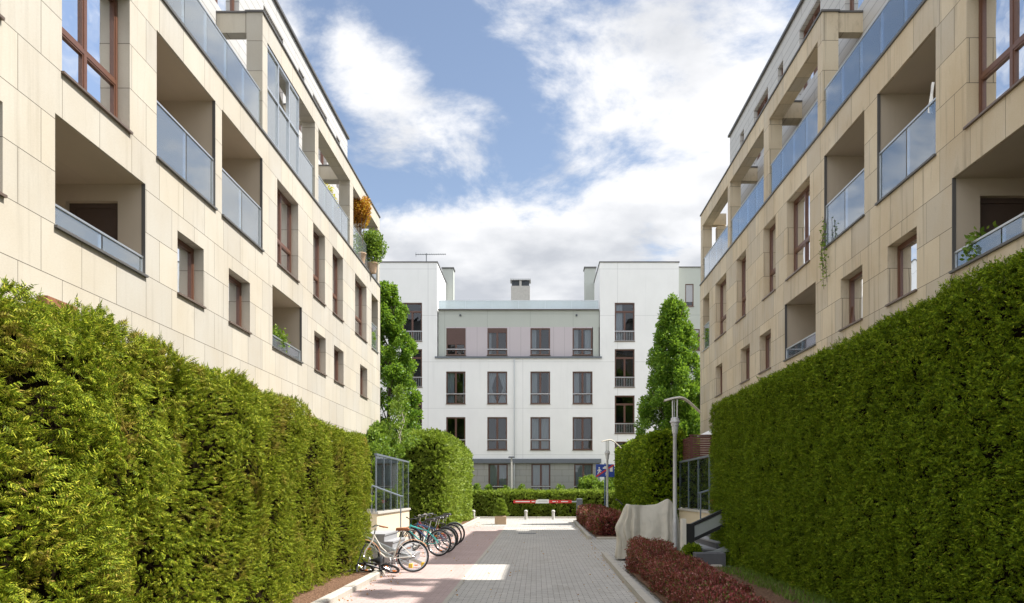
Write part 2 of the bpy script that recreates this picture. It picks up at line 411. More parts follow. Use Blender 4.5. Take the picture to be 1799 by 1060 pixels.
M['bluebike'] = plain('dark_blue_paint', (.02, .06, .16), .3)
M['redbike'] = plain('wine_red_paint', (.25, .02, .03), .3)
M['cream_p'] = plain('ivory_paint', (.72, .68, .60), .3, var=.05)
M['tan'] = plain('tan_leather', (.30, .115, .045), .55, var=.2)
M['copper'] = plain('copper_fender', (.55, .27, .13), .35, .4)
M['orange'] = plain('orange_reflector', (.85, .24, .02), .3)
M['yellow'] = plain('yellow_cap', (.75, .50, .03), .4)
b = NB('beige_tarpaulin'); o_ = b.obj()
w1 = b.noise(b.map(o_, (4, 4, .7)), 1.6, 3, .5, .4); w2 = b.noise(b.map(o_, (2.2, 2.2, 2.2)), 2.0, 3, .5, .6)
M['tarp'] = b.done(b.pbr(b.mix(b.ramp(w2, [(.4, 0.), (.75, 1.)]), (.50, .465, .39), (.43, .40, .335)), .45, bump=b.bump(w1, .5, .05), spec=.35))
M['terracotta'] = plain('sandstone_planter', (.47, .33, .22), .85, var=.2, scale=14, bump=.3)
M['bark'] = plain('grey_bark', (.13, .10, .075), .9, var=.35, scale=14, bump=.6)
M['birch'] = plain('pale_bark', (.52, .47, .40), .8, var=.3, scale=9, bump=.4)
M['core'] = plain('shaded_inner_twigs', (.012, .009, .005), 1.0, var=.5, spec=0.)  # near-black twigs: shade in the hedge gaps is put into the colour
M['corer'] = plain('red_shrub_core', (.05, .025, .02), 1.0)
M['timber'] = plain('stained_timber', (.24, .10, .05), .65, var=.3, scale=15)
M['darktimber'] = plain('mahogany_slat', (.11, .035, .028), .6, var=.25, scale=15)
M['screenpost'] = plain('blue_grey_steel', (.17, .20, .235), .5, .3)
M['refl'] = plain('beige_reflector', (.46, .42, .34), .4)
M['umbrella'] = plain('white_canvas', (.75, .74, .72), .9)
b = NB('bark_mulch'); o_ = b.obj(); v = b.n('ShaderNodeTexVoronoi', {'Vector': o_, 'Scale': 38}); 
M['mulch'] = b.done(b.pbr(b.mix(v.outputs['Color'], (.07, .035, .02), (.24, .14, .085)), .95, bump=b.bump(v.outputs['Distance'], 1, .02), spec=.2))
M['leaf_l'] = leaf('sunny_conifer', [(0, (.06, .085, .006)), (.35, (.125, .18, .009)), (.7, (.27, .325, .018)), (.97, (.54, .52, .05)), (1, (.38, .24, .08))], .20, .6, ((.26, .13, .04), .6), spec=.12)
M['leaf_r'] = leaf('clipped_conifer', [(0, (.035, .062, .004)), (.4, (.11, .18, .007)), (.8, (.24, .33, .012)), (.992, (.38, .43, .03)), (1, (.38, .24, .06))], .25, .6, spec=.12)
M['leaf_h'] = leaf('bright_clipped_hedge', [(0, (.10, .15, .015)), (.5, (.20, .27, .03)), (1, (.33, .40, .06))], .35)
M['leaf_t'] = leaf('fresh_tree_leaf', [(0, (.04, .10, .010)), (.5, (.12, .26, .022)), (1, (.30, .46, .055))], .45, .4)
M['leaf_b'] = leaf('barberry_leaf', [(0, (.05, .012, .012)), (.35, (.17, .022, .028)), (.7, (.38, .075, .08)), (.92, (.50, .24, .21)), (.93, (.10, .13, .03)), (1, (.16, .20, .04))], .2, .5)
M['leaf_g'] = leaf('shrub_leaf', [(0, (.06, .12, .015)), (.6, (.16, .27, .03)), (1, (.30, .40, .06))], .4)
M['leaf_o'] = leaf('orange_maple_leaf', [(0, (.40, .10, .015)), (.6, (.65, .24, .03)), (1, (.78, .42, .06))], .4)
M['leaf_y'] = leaf('yellow_leaf', [(0, (.45, .36, .02)), (1, (.75, .62, .05))], .45)
M['grass'] = leaf('grass_blade', [(0, (.06, .12, .015)), (1, (.18, .28, .04))], .3)
M['flower'] = plain('red_petals', (.70, .02, .03), .6)

# ------------------------------------------------------------------ ground
def sheet(name, x0, x1, y0, y1, mat, dz, ny=1, kind='structure', xf=None):
    m = MB(); ys = np.linspace(y0, y1, ny+1)
    for a, c in zip(ys[:-1], ys[1:]):
        m.quad((x0 if not xf else xf(a, 0), a, gz(a)+dz), (x1 if not xf else xf(a, 1), a, gz(a)+dz), (x1 if not xf else xf(c, 1), c, gz(c)+dz), (x0 if not xf else xf(c, 0), c, gz(c)+dz))
    o = m.build(name, mat); return tag(o, kind=kind)
m = MB()
for a, c in ((-400, -20), (-20, 60), (60, 900)): m.quad((-600, a, gz(a)-.03), (600, a, gz(a)-.03), (600, c, gz(c)-.03), (-600, c, gz(c)-.03))
tag(m.build('ground', M['grassm']), kind='structure')
def RK(y): return 1.66+.0125*(y-12.6)          # road side of the right kerb
LK = -3.22                                       # road side of the left kerb
sheet('courtyard_paving', -8.5, 9.0, -6, 47.2, M['paver2'], -.018)
sheet('road', 0, 0, -6, 38.7, M['paver'], -.010, 1, xf=lambda y, s: (-1.42, RK(y))[s])
sheet('cycle_path', LK-.6, -1.42, -6, 38.7, M['pink'], -.010)
sheet('cross_street', -40, 40, 38.7, 49.6, M['pale'], -.006)
m = MB()
m.box(-1.50, -1.42, -6, 38.7, -.1, .0); 
for v_i, v_ in enumerate(m.v): m.v[v_i] = (v_[0], v_[1], v_[2]+gz(v_[1])-.004)
tag(m.build('edging_strip', M['kerb']), kind='structure')

def kerb(name, pts, w=.15, h=.10):              # stones one metre long, laid end to end with thin joints
    m = MB()
    for (x0, y0), (x1, y1) in zip(pts[:-1], pts[1:]):
        d = Vector((x1-x0, y1-y0)); n = max(1, round(d.length)); t = d.normalized(); q = Vector((-t.y, t.x))*w
        for i in range(n):
            a = Vector((x0, y0))+d*(i/n)+t*.006; c = Vector((x0, y0))+d*((i+1)/n)-t*.006
            hh = h+random.uniform(-.004, .004); vs = []
            for (p, s_, zt) in ((a, 0, -.15), (c, 0, -.15), (c, 1, -.15), (a, 1, -.15), (a, 0, hh-.02), (c, 0, hh-.02), (c, 1, hh), (a, 1, hh)):
                r_ = p+q*s_; vs.append((r_.x, r_.y, gz(r_.y)+zt))
            a2 = a+q*.13; c2 = c+q*.13
            vs += [(a2.x, a2.y, gz(a2.y)+hh), (c2.x, c2.y, gz(c2.y)+hh)]
            m.add(vs, [(0,3,2,1), (8,9,6,7), (4,5,9,8), (0,1,5,4), (1,2,6,9,5), (2,3,7,6), (3,0,4,8,7)])
    return tag(m.build(name, M['kerb']), kind='structure')
kerb('kerb', [(LK, 17.0), (LK, -4)], -.16, .10)
kerb('kerb', [(LK-.16, 17.05), (-4.3, 17.05)], .12, .10)
kerb('kerb', [(-3.45, 49.0), (-3.45, 35.6), ], -.14, .09)
kerb('kerb', [(-3.59, 35.6), (-4.6, 34.4)], .12, .09)
kerb('kerb', [(RK(-4)+.16, -4), (RK(21.5)+.16, 21.5)], .16, .10)
kerb('kerb', [(RK(22)+.33, 18.1), (4.3, 18.4)], .12, .06)
kerb('kerb', [(RK(29)+.16, 29.0), (RK(44.0)+.16, 44.0)], .16, .11)
kerb('kerb', [(RK(29)+.33, 29.0), (4.4, 29.1)], .12, .07)
def soil(name, x0, x1, y0, y1, h=.05): 
    m = MB(); nx, ny = max(2, int((x1-x0)/.25)), max(2, int((y1-y0)/.4)); vs = []
    for j in range(ny+1):
        for i in range(nx+1):
            x = x0+(x1-x0)*i/nx; y = y0+(y1-y0)*j/ny
            vs.append((x, y, gz(y)+h+.035*mnoise.noise((x*1.7, y*1.7, 3))))
    m.add(vs, [(j*(nx+1)+i, j*(nx+1)+i+1, (j+1)*(nx+1)+i+1, (j+1)*(nx+1)+i) for j in range(ny) for i in range(nx)])
    return tag(m.build(name, M['mulch'], smooth=True), kind='structure')
soil('planting_bed', -5.6, LK-.15, -4, 17.0)
soil('planting_bed', -6.0, -3.58, 35.7, 48.6)
soil('planting_bed', RK(15)+.30, 6.0, -4, 18.05)
soil('planting_bed', RK(36)+.28, 6.0, 29.2, 45.6)
soil('planting_bed', -16, 16, 49.9, 53.7, .06)
kerb('kerb', [(-20, 49.6), (20, 49.6)], .15, .10)
# pavement strip behind the bollards
sheet('pavement', -20, 20, 48.3, 49.6, M['pale'], .0)

# ------------------------------------------------------------------ facades
def facade(mb, u0, u1, z0, z1, ops, depth_default=.3, n=0.0):
    us = sorted({u0, u1}|{max(u0, min(u1, v)) for o in ops for v in o[:2]}); zs = sorted({z0, z1}|{max(z0, min(z1, v)) for o in ops for v in o[2:4]})
    for a, b_ in zip(us[:-1], us[1:]):
        for c, d in zip(zs[:-1], zs[1:]):
            mu, mz = (a+b_)/2, (c+d)/2
            if any(o[0] < mu < o[1] and o[2] < mz < o[3] for o in ops): continue
            mb.quad((a, n, c), (b_, n, c), (b_, n, d), (a, n, d))
    for o in ops:
        a, b_, c, d = o[:4]; dp = o[4] if len(o) > 4 else depth_default
        if dp <= 0: continue
        mb.quad((a, n, c), (a, n, d), (a, n-dp, d), (a, n-dp, c)); mb.quad((b_, n, c), (b_, n-dp, c), (b_, n-dp, d), (b_, n, d))
        mb.quad((a, n, d), (b_, n, d), (b_, n-dp, d), (a, n-dp, d)); mb.quad((a, n, c), (a, n-dp, c), (b_, n-dp, c), (b_, n, c))

def room(mb, u0, u1, z0, z1, n, d=1.6):
    a, b_, c, e = u0-.3, u1+.3, z0-.15, z1+.1
    mb.quad((a, n-d, c), (b_, n-d, c), (b_, n-d, e), (a, n-d, e))
    mb.quad((a, n, c), (a, n-d, c), (a, n-d, e), (a, n, e)); mb.quad((b_, n, c), (b_, n, e), (b_, n-d, e), (b_, n-d, c))
    mb.quad((a, n, e), (a, n-d, e), (b_, n-d, e), (b_, n, e)); mb.quad((a, n, c), (b_, n, c), (b_, n-d, c), (a, n-d, c))

def curtain_mesh(fr, u0, u1, z0, z1, n, tie=False):
    mb = MB(fr); k = max(6, int((u1-u0)/.05)); vs = []
    rows = 5 if tie else 2
    for j in range(rows):
        t = j/(rows-1)
        for i in range(k+1):
            s_ = i/k; u = u0+(u1-u0)*s_
            if tie: 
                w = 1-.62*sin(pi*min(1, t*1.0))**1.5*(.9 if t > .2 else .5)
                u = u0+(u1-u0)*s_*w if tie == 1 else u1-(u1-u0)*(1-s_)*w
            vs.append((u, n+.025*sin(i*1.3+j*.2), z0+(z1-z0)*t))
    mb.add(vs, [(j*(k+1)+i, j*(k+1)+i+1, (j+1)*(k+1)+i+1, (j+1)*(k+1)+i) for j in range(rows-1) for i in range(k)])
    return mb

def window(root, fr, u0, u1, z0, z1, n, cols=1, rows=(), vlow=None, rail=None, curt=None, fw=.065, pane='pane', sill=True, frame='brown', label=None, tilt=None, name='window', bars=False, blind=None):
    """frame = list of bars; rows = heights (fractions) of transoms; panes are children"""
    mb = MB(fr); t = .07
    mb.box(u0, u0+fw, n, n+t, z0, z1); mb.box(u1-fw, u1, n, n+t, z0, z1)
    mb.box(u0+fw, u1-fw, n, n+t, z1-fw, z1); mb.box(u0+fw, u1-fw, n, n+t, z0, z0+fw)
    zr = [z0+(z1-z0)*r for r in rows]
    for z in zr: mb.box(u0+fw, u1-fw, n+.003, n+t-.003, z-fw*.6, z+fw*.6)
    edges = [z0+fw]+[q for z in zr for q in (z-fw*.6, z+fw*.6)]+[z1-fw]
    bands = [(edges[i], edges[i+1]) for i in range(0, len(edges), 2)]
    cells = []
    for bi, (c, d) in enumerate(bands):
        nc = cols if not isinstance(cols, (list, tuple)) else cols[bi]
        ww = (u1-u0-2*fw)/nc
        for k in range(1, nc): mb.box(u0+fw+k*ww-fw*.6, u0+fw+k*ww+fw*.6, n+.001, n+t-.001, c, d)
        for k in range(nc):
            a = u0+fw+k*ww+(fw*.6 if k else 0); e = u0+fw+(k+1)*ww-(fw*.6 if k < nc-1 else 0); cells.append((a, e, c, d))
            # sash inside each light
            q = .028
            if tilt == (bi, k): continue
            mb.box(a, a+q, n-.01, n+t-.012, c, d); mb.box(e-q, e, n-.01, n+t-.012, c, d); mb.box(a+q, e-q, n-.01, n+t-.012, d-q, d); mb.box(a+q, e-q, n-.01, n+t-.012, c, c+q)
    w = mb.build(name, M[frame], root)
    if label: w['label'] = label
    for i, (a, e, c, d) in enumerate(cells):
        p = MB(fr)
        jit = random.uniform(-.004, .004)
        p.add([(a, n+.02, c), (e, n+.02+jit, c), (e, n+.02+jit, d), (a, n+.02, d)], [(0, 1, 2, 3)])
        p.build('pane', M[pane], w)
    if curt:
        for (ca, ce, mt, tie) in curt:
            curtain_mesh(fr, u0+(u1-u0)*ca, u0+(u1-u0)*ce, z0+.05, z1-.05, n-.12, tie).build('curtain', M[mt], w, smooth=True)
    if blind:
        p = MB(fr); zz = z1-(z1-z0)*blind[0]
        k = int((z1-zz)/.05)
        for i in range(k): p.box(u0+fw, u1-fw, n+.03+.004, n+.075+.002*(i % 2), z1-fw-(i+1)*.05+.004, z1-fw-i*.05)
        p.build('roller_shutter' if blind[1] == 'shutter' else 'blind', M[blind[1]], w)
    if rail:
        p = MB(fr); zz = z0+(z1-z0)*rail
        p.box(u0+.004, u1-.004, n+t+.03, n+t+.07, zz-.02, zz+.025)
        if bars:
            k = int((u1-u0)/.11)
            for i in range(1, k): uu = u0+(u1-u0)*i/k; p.box(uu-.007, uu+.007, n+t+.04, n+t+.055, z0+.06, zz-.02)
            p.box(u0+.004, u1-.004, n+t+.035, n+t+.06, z0+.04, z0+.06)
        p.build('guard_rail', M['alu'], w)
    if sill:
        p = MB(fr); p.box(u0-.03, u1+.03, n+t, .05 if sill is True else sill, z0-.035, z0-.002+.004); p.build('sill', M['sill'], w)
    return w

def glass_rail(root, fr, u0, u1, z0, h, n, mat, pw=1.12, posts=True, name='glass_railing', cap=.022):
    rb = MB(fr)
    rb.box(u0, u1, n-.02, n+.02, z0+h, z0+h+.03); rb.box(u0, u1, n-.018, n+.018, z0-.01, z0+.03)
    k = max(1, round((u1-u0)/pw)); w = (u1-u0)/k
    if posts:
        for i in range(k+1):
            uu = u0+w*i; rb.box(uu-.012, uu+.012, n-.05, n-.021, z0-.01, z0+h-.002)
    r_ = rb.build(name, M['alu'], root)
    for i in range(k):
        g = MB(fr); a = u0+w*i+.008; e = u0+w*(i+1)-.008
        g.box(a, e, n-.006+.003*(i % 2), n+.006+.003*(i % 2), z0+.032, z0+h-.002)
        g.build('glass_panel', M[mat], r_)
    return r_

ZR1, ZR2, ZT, ZP, ZTOP = 5.77, 8.12, 11.25, 14.35, 17.45
def apartment(side, XF, cfg):
    L_ = side == 'L'
    fr = Frame(side, XF); sg = 1 if L_ else -1
    root = thing('apartment_building', (XF, 20, 0), cfg['label'], 'apartment building')
    st = M['stone_l'] if L_ else M['stone_r']; frost = 'frost_l' if L_ else 'frost_r'
    Y0, Y1 = 1.0, cfg['end']
    ops = []; rooms = MB(fr)
    for k, row in (('w1', ZR1), ('w2', ZR2)):
        for (a, e, cols, extra) in cfg[k]:
            h1 = 7.02 if k == 'w1' else 10.45
            ops.append((a, e, row, h1, .30))
    for (a, e) in cfg['l1']: ops.append((a, e, ZR1, 7.43, .05))
    for (a, e) in cfg['l2']: ops.append((a, e, ZR2, 10.5, .05))
    ca, ce = cfg['corner']; ops.append((ca, ce, ZR2, 10.45, .45))
    wb = MB(fr); facade(wb, Y0, Y1, -.3, ZT-.06, ops)
    # the other three sides of the block
    D = 11
    wb.quad((Y0, 0, -.3), (Y0, 0, ZT-.06), (Y0, -D, ZT-.06), (Y0, -D, -.3)); wb.quad((Y1, 0, -.3), (Y1, -D, -.3), (Y1, -D, ZT-.06), (Y1, 0, ZT-.06))
    wb.quad((Y0, -D, -.3), (Y0, -D, ZT), (Y1, -D, ZT), (Y1, -D, -.3))
    wall = wb.build('wall', st, root)
    fl = MB(fr); fl.box(Y0, Y1, -D, .035, ZT-.06, ZT-.002); fl.build('terrace_slab', M['flash'], root)
    # windows
    for k, row in (('w1', ZR1), ('w2', ZR2)):
        for i, (a, e, cols, extra) in enumerate(cfg[k]):
            h1 = 7.02 if k == 'w1' else 10.45
            rooms_n = -.30
            room(rooms, a, e, row, h1, -.31)
            cur = []
            r_ = random.random()
            if r_ < .5: cur = [(0, .45, 'curtain', 0)]
            elif r_ < .8: cur = [(0, .3, 'curtain', 0), (.72, 1, 'curtain', 0)]
            else: cur = [(.3, 1, 'blind', 0)]
            rws = () if k == 'w1' else (.36,)
            window(root, fr, a+.005, e-.005, row+.01, h1-.005, -.28, cols, rws, curt=cur, **extra)
    # loggias: recess with plaster, rail, panels and a balcony door
    def loggia(a, e, z0, z1, low, door_side=True, lab=None):
        dp = 2.1; n0 = -.05
        lb = MB(fr)
        lb.quad((a, n0, z0-.5 if low else z0), (a, n0, z1), (a, -dp, z1), (a, -dp, z0-.5 if low else z0))
        zf = z0-.75 if low else z0
        lb.quad((a, n0, z1), (e, n0, z1), (e, -dp, z1), (a, -dp, z1))
        lb.quad((a, n0, zf), (a, -dp, zf), (e, -dp, zf), (e, n0, zf))
        if low: lb.quad((a, n0, zf), (e, n0, zf), (e, n0, z0), (a, n0, z0))
        # back wall with an opening for a french window, far side wall (faces the camera) with a door when wide
        bw0, bw1 = a+.45, min(a+2.0, e-.3)
        for q in ((a, bw0, zf, z1), (bw1, e, zf, z1), (bw0, bw1, zf+2.15, z1)):
            lb.quad((q[0], -dp, q[2]), (q[1], -dp, q[2]), (q[1], -dp, q[3]), (q[0], -dp, q[3]))
        d0, d1 = -.50, -1.45
        zt = zf+2.1 if door_side else zf
        if door_side:
            lb.quad((e, n0, zf), (e, d0, zf), (e, d0, z1), (e, n0, z1)); lb.quad((e, d1, zf), (e, -dp, zf), (e, -dp, z1), (e, d1, z1))
            lb.quad((e, d0, zt), (e, d1, zt), (e, d1, z1), (e, d0, z1))
            lb.quad((e, d0, zf), (e+.2, d0, zf), (e+.2, d0, zt), (e, d0, zt)); lb.quad((e, d1, zf), (e, d1, zt), (e+.2, d1, zt), (e+.2, d1, zf)); lb.quad((e, d0, zt), (e+.2, d0, zt), (e+.2, d1, zt), (e, d1, zt))
        else: lb.quad((e, n0, zf), (e, -dp, zf), (e, -dp, z1), (e, n0, z1))
        lo = lb.build('loggia', M['loggia'], root)
        if lab: lo['label'] = lab
        # back french window (child of the loggia)
        room(rooms, bw0, bw1, zf, zf+2.15, -dp-.02, 1.2)
        window_child(lo, fr, bw0, bw1, zf+.01, zf+2.14, -dp-.02)
        if door_side:
            d = MB(fr)
            d.box(e+.12, e+.18, d1, d1+.09, zf, zt); d.box(e+.12, e+.18, d0-.09, d0, zf, zt); d.box(e+.12, e+.18, d1+.09, d0-.09, zt-.09, zt)
            d.box(e+.12, e+.18, d1+.09, d0-.09, zf+1.35, zf+1.45); d.box(e+.12, e+.18, d1+.09, d0-.09, zf, zf+.12); d.box(e+.15, e+.17, d1+.05, d0-.05, zf+.12, zt-.08)
            d.build('door', M['darkbrown'], lo)
        s_ = MB(fr); s_.box(a-.03, e+.03, -.2, .05, z0-.045, z0-.004); s_.box(e-.016, e-.003, -.06, .008, z0, z1); s_.build('sill', M['flash'], lo)
        rl = MB(fr); h = .30 if low else 1.05; nn = -.05
        rl.box(a+.02, e-.02, nn-.02, nn+.025, z0+h, z0+h+.035); rl.box(a+.02, e-.02, nn-.02, nn+.02, z0+.005, z0+.04)
        k = 2 if e-a > 2.2 else 1; w = (e-a-.04)/k
        for i in range(k+1):
            uu = a+.02+w*i; uu = min(max(uu, a+.035), e-.035); rl.box(uu-.015, uu+.015, nn-.045, nn-.021, z0+.005, z0+h)
        rl.box(e-.045, e-.02, nn-.02, nn+.02, z0+.04, z0+h)
        rl.build('rail', M['alu'], lo)
        for i in range(k):
            g = MB(fr); g.box(a+.02+w*i+.02, a+.02+w*(i+1)-.02, nn-.005, nn+.005, z0+.045, z0+h-.003); g.build('glass_panel', M[frost], lo)
        return lo
    def window_child(par, fr, u0, u1, z0, z1, n):
        mb = MB(fr); fw = .08; um = (u0+u1)/2
        mb.box(u0, u0+fw, n, n+.07, z0, z1); mb.box(u1-fw, u1, n, n+.07, z0, z1); mb.box(u0+fw, u1-fw, n, n+.07, z1-fw, z1); mb.box(u0+fw, u1-fw, n, n+.07, z0, z0+fw)
        mb.box(um-fw*.6, um+fw*.6, n+.002, n+.068, z0+fw, z1-fw); mb.build('door_frame', M['brown'], par)
        p = MB(fr); p.quad((u0+fw, n+.03, z0+fw), (u1-fw, n+.03, z0+fw), (u1-fw, n+.03, z1-fw), (u0+fw, n+.03, z1-fw)); p.build('pane', M['pane'], par)
    for i, (a, e) in enumerate(cfg['l1']): loggia(a, e, ZR1, 7.43, True, i == 0)
    for (a, e) in cfg['l2']: loggia(a, e, ZR2, 10.5, False, False)
    # corner opening with a glass guard
    lb = MB(fr); dp = 1.5
    for q in (ca, ce): lb.quad((q, -.45, ZR2), (q, -.45, 10.45), (q, -dp, 10.45), (q, -dp, ZR2))
    lb.quad((ca, -.45, 10.45), (ce, -.45, 10.45), (ce, -dp, 10.45), (ca, -dp, 10.45)); lb.quad((ca, -.45, ZR2), (ca, -dp, ZR2), (ce, -dp, ZR2), (ce, -.45, ZR2)); lb.quad((ca, -dp, ZR2), (ce, -dp, ZR2), (ce, -dp, 10.45), (ca, -dp, 10.45))
    lo = lb.build('loggia', M['loggia'], root)
    g = MB(fr); g.box(ca+.02, ce-.02, -.06, -.05, ZR2+.05, ZR2+1.08); g.build('glass_panel', M['frost_l'], lo)
    g = MB(fr); g.box(ca+.01, ce-.01, -.075, -.035, ZR2+1.08, ZR2+1.12); g.box(ca-.02, ce+.02, -.3, .05, ZR2-.045, ZR2-.004); g.build('rail', M['alu'], lo)
    # terrace railings
    for (a, e) in cfg['rails']: glass_rail(root, fr, a, e, ZT+.02, .98, -.06, frost)
    # pergola frame of stone: front beam, posts, cross beams
    pg = MB(fr); pd = .42; bt, bb = ZP-.03, ZP-.60; e1 = Y1-.12
    pg.box(cfg['p0'], e1, -pd, 0, bb, bt)
    for (a, e) in cfg['posts']: pg.box(a, e, -pd, -.003, ZT, bb)
    for (a, e) in cfg['posts']: pg.box(a+.03, e-.03 if e-a > .3 else e, -cfg['back'], -pd, bb+.06, bt-.003)
    pg.box(cfg['posts'][-1][0], cfg['posts'][-1][1]-.003, -cfg['back']+.4, -cfg['back'], ZT, bb)
    pg.build('pergola_frame', M['stone_c'] if False else st, root)
    cp = MB(fr); cp.box(cfg['p0']-.04, e1+.04, -pd-.03, .04, bt, bt+.05)
    for (a, e) in cfg['posts'][:-1]: cp.box(a, e, -cfg['back'], -pd-.03, bt, bt+.045)
    cp.build('coping', M['flash'], root)
    # penthouse, two storeys of pale cladding set back
    B = -cfg['back']
    pb = MB(fr); wn_ = []
    pops = []
    for (a, e) in cfg['pent1']: pops.append((a, e, ZT+.05, ZT+2.35, .15))
    for (a, e) in cfg['pent2']: pops.append((a, e, 14.6, 16.75, .22))
    p1e = Y1-1.15; g0, g1 = 16.3, 19.7
    def pf(u0, u1, z0, z1):
        facade(pb, u0, u1, z0, z1, [o for o in pops if u0 <= o[0] < u1 and z0 <= o[2] < z1], n=B)
    pf(Y0, p1e, ZT, ZP); pf(g1, p1e, ZP, ZTOP); facade(pb, Y0, g0, ZP, ZTOP, [], n=B-.85)
    for q in (p1e, Y0): pb.quad((q, B, ZT), (q, -D, ZT), (q, -D, ZTOP), (q, B, ZTOP))
    for q in (g0, g1): pb.quad((q, B, ZP), (q, -D, ZP), (q, -D, ZTOP), (q, B, ZTOP))
    pb.quad((Y0, -D, ZT), (p1e, -D, ZT), (p1e, -D, ZTOP), (Y0, -D, ZTOP))
    pb.build('penthouse_wall', M['planks'], root)
    rf = MB(fr); rf.box(g1-.06, p1e+.08, -D-.05, B+.08, ZTOP, ZTOP+.09); rf.box(Y0-.1, g0+.06, -D-.05, B-.85+.08, ZTOP, ZTOP+.09); rf.box(Y0, g1-.062, -D, B+.03, ZP-.05, ZP+.02)
    rf.build('roof', M['flash'], root)
    for (a, e) in cfg['pent1']:
        room(rooms, a, e, ZT+.05, ZT+2.35, B-.16); window(root, fr, a, e, ZT+.06, ZT+2.34, B-.14, 2 if e-a < 2.4 else 3, (), frame='alu', sill=False, curt=[(0, .5, 'curtain', 0)])
    for (a, e) in cfg['pent2']:
        room(rooms, a, e, 14.6, 16.75, B-.23); window(root, fr, a, e, 14.61, 16.74, B-.21, 2 if e-a > 1.2 else 1, (), frame='brown', sill=False)
    # stair-well post and beam end that face the camera
    rooms.build('interior', M['room'], root)
    return root, fr

ex = {}
cfgL = dict(label='pale sunlit limestone apartment building with glass terraces on the left of the drive', end=36.4, back=1.22,
    w1=[(9.2, 10.65, 1, ex), (15.84, 17.09, 1, ex), (18.48, 19.85, 1, ex), (25.6, 27.0, 1, ex), (28.1, 29.5, 1, ex), (32.27, 33.64, 1, ex)],
    w2=[(11.98, 13.98, [2, 2], ex), (8.6, 10.6, [2, 2], ex), (21.94, 23.88, [2, 2], ex), (25.48, 26.9, [1, 1], ex), (27.9, 29.4, [1, 1], ex), (31.37, 33.5, [1, 1], ex)],
    l1=[(11.81, 14.53), (21.54, 24.23)], l2=[(14.97, 17.7), (18.08, 20.75)], corner=(34.5, 35.9),
    rails=[(4, 20.73), (24.05, 25.68), (26.12, 30.48), (31.08, 35.85)], p0=20.77, posts=[(20.77, 21.15), (25.7, 26.1), (30.5, 31.06), (35.88, 36.28)],
    pent1=[(6.0, 8.4), (10, 12.4), (14.2, 16.6), (18.2, 20.2), (22.2, 24.6), (27.2, 29.6), (32.0, 33.8)], pent2=[(24.4, 26.3), (28.0, 28.7), (29.8, 31.8), (33.3, 33.9), (20.0, 22.4)])
LB, FL = apartment('L', -7.13, cfgL)
cfgR = dict(label='shaded tan limestone apartment building with sky-tinted glass terraces on the right of the drive', end=36.2, back=1.07,
    w1=[(9.0, 10.2, 1, ex), (15.6, 16.9, 1, ex), (18.2, 19.5, 1, dict(tilt=(0, 0))), (25.3, 26.6, 1, ex), (27.8, 29.05, 1, ex), (31.9, 33.1, 1, ex)],
    w2=[(11.9, 13.8, [2, 2], ex), (8.4, 10.2, [2, 2], ex), (21.7, 23.7, [2, 2], ex), (24.8, 26.15, [1, 1], ex), (28.3, 29.66, [1, 1], ex), (31.24, 33.15, [1, 1], ex)],
    l1=[(11.4, 14.27), (21.24, 23.87)], l2=[(14.86, 17.4), (18.09, 20.6)], corner=(34.3, 35.6),
    rails=[(4, 20.7), (21.12, 25.48), (26.12, 30.62), (31.02, 35.65)], p0=20.75, posts=[(20.75, 21.1), (25.5, 26.1), (30.65, 31.0), (35.68, 36.08)],
    pent1=[(6.0, 8.4), (10, 12.4), (14.2, 16.6), (18.0, 20.0), (22.2, 24.6), (27.2, 29.6), (32.0, 33.8)], pent2=[(23.9, 25.8), (27.5, 28.1), (29.3, 31.2), (32.7, 33.3), (20.0, 22.0)])
RB, FR = apartment('R', 7.45, cfgR)
# tilted-open sash of the right building
sb = MB()
def tilt_sash():
    u0, u1, z0, z1 = 18.27, 19.43, 5.84, 6.95; m = MB(); x = 7.45+.25
    def P(u, h): return (x+.14*(h-z0)/(z1-z0), u, h)
    for (a, b_, c, d) in ((u0, u0+.07, z0, z1), (u1-.07, u1, z0, z1), (u0+.07, u1-.07, z1-.07, z1), (u0+.07, u1-.07, z0, z0+.07)):
        q = [P(a, c), P(b_, c), P(b_, d), P(a, d)]; q2 = [(p[0]-.05, p[1], p[2]) for p in q]
        m.add(q+q2, [(0,1,2,3), (7,6,5,4), (0,4,5,1), (1,5,6,2), (2,6,7,3), (3,7,4,0)])
    o = m.build('tilted_sash', M['brown'], RB, label_o := None)
    p = MB(); p.quad(P(u0+.07, z0+.07), P(u1-.07, z0+.07), P(u1-.07, z1-.07), P(u0+.07, z1-.07)); p.build('pane', M['pane'], o)
tilt_sash()
# winter garden glazing on the left terrace
wg = MB(FL); a, e = 21.17, 24.03; zz0, zz1 = ZT+.03, ZP-.62
cw = (e-a)/3; zm = ZT+1.35
for i in range(4):
    u = a+cw*i; wg.box(max(a, u-.035), min(e, u+.035), -.11, -.02, zz0, zz1)
for z in (zz0+.035, zm, zz1-.035): wg.box(a, e, -.108, -.022, z-.035, z+.035)
w_ = wg.build('winter_garden', M['alu'], LB)
for i in range(3):
    for (c, d) in ((zz0+.07, zm-.035), (zm+.035, zz1-.07)):
        u = a+cw*i; g = MB(FL)
        if i == 1 and c > ZT+1.3:
            g.add([(u+.04, -.08, c), (u+cw-.04, -.08, c), (u+cw-.04, -.08-.30, d), (u+.04, -.08-.30, d)], [(0,1,2,3)])
        else: g.box(u+.036, u+cw-.036, -.07, -.06, c, d)
        g.build('pane', M['frost_l'], w_)

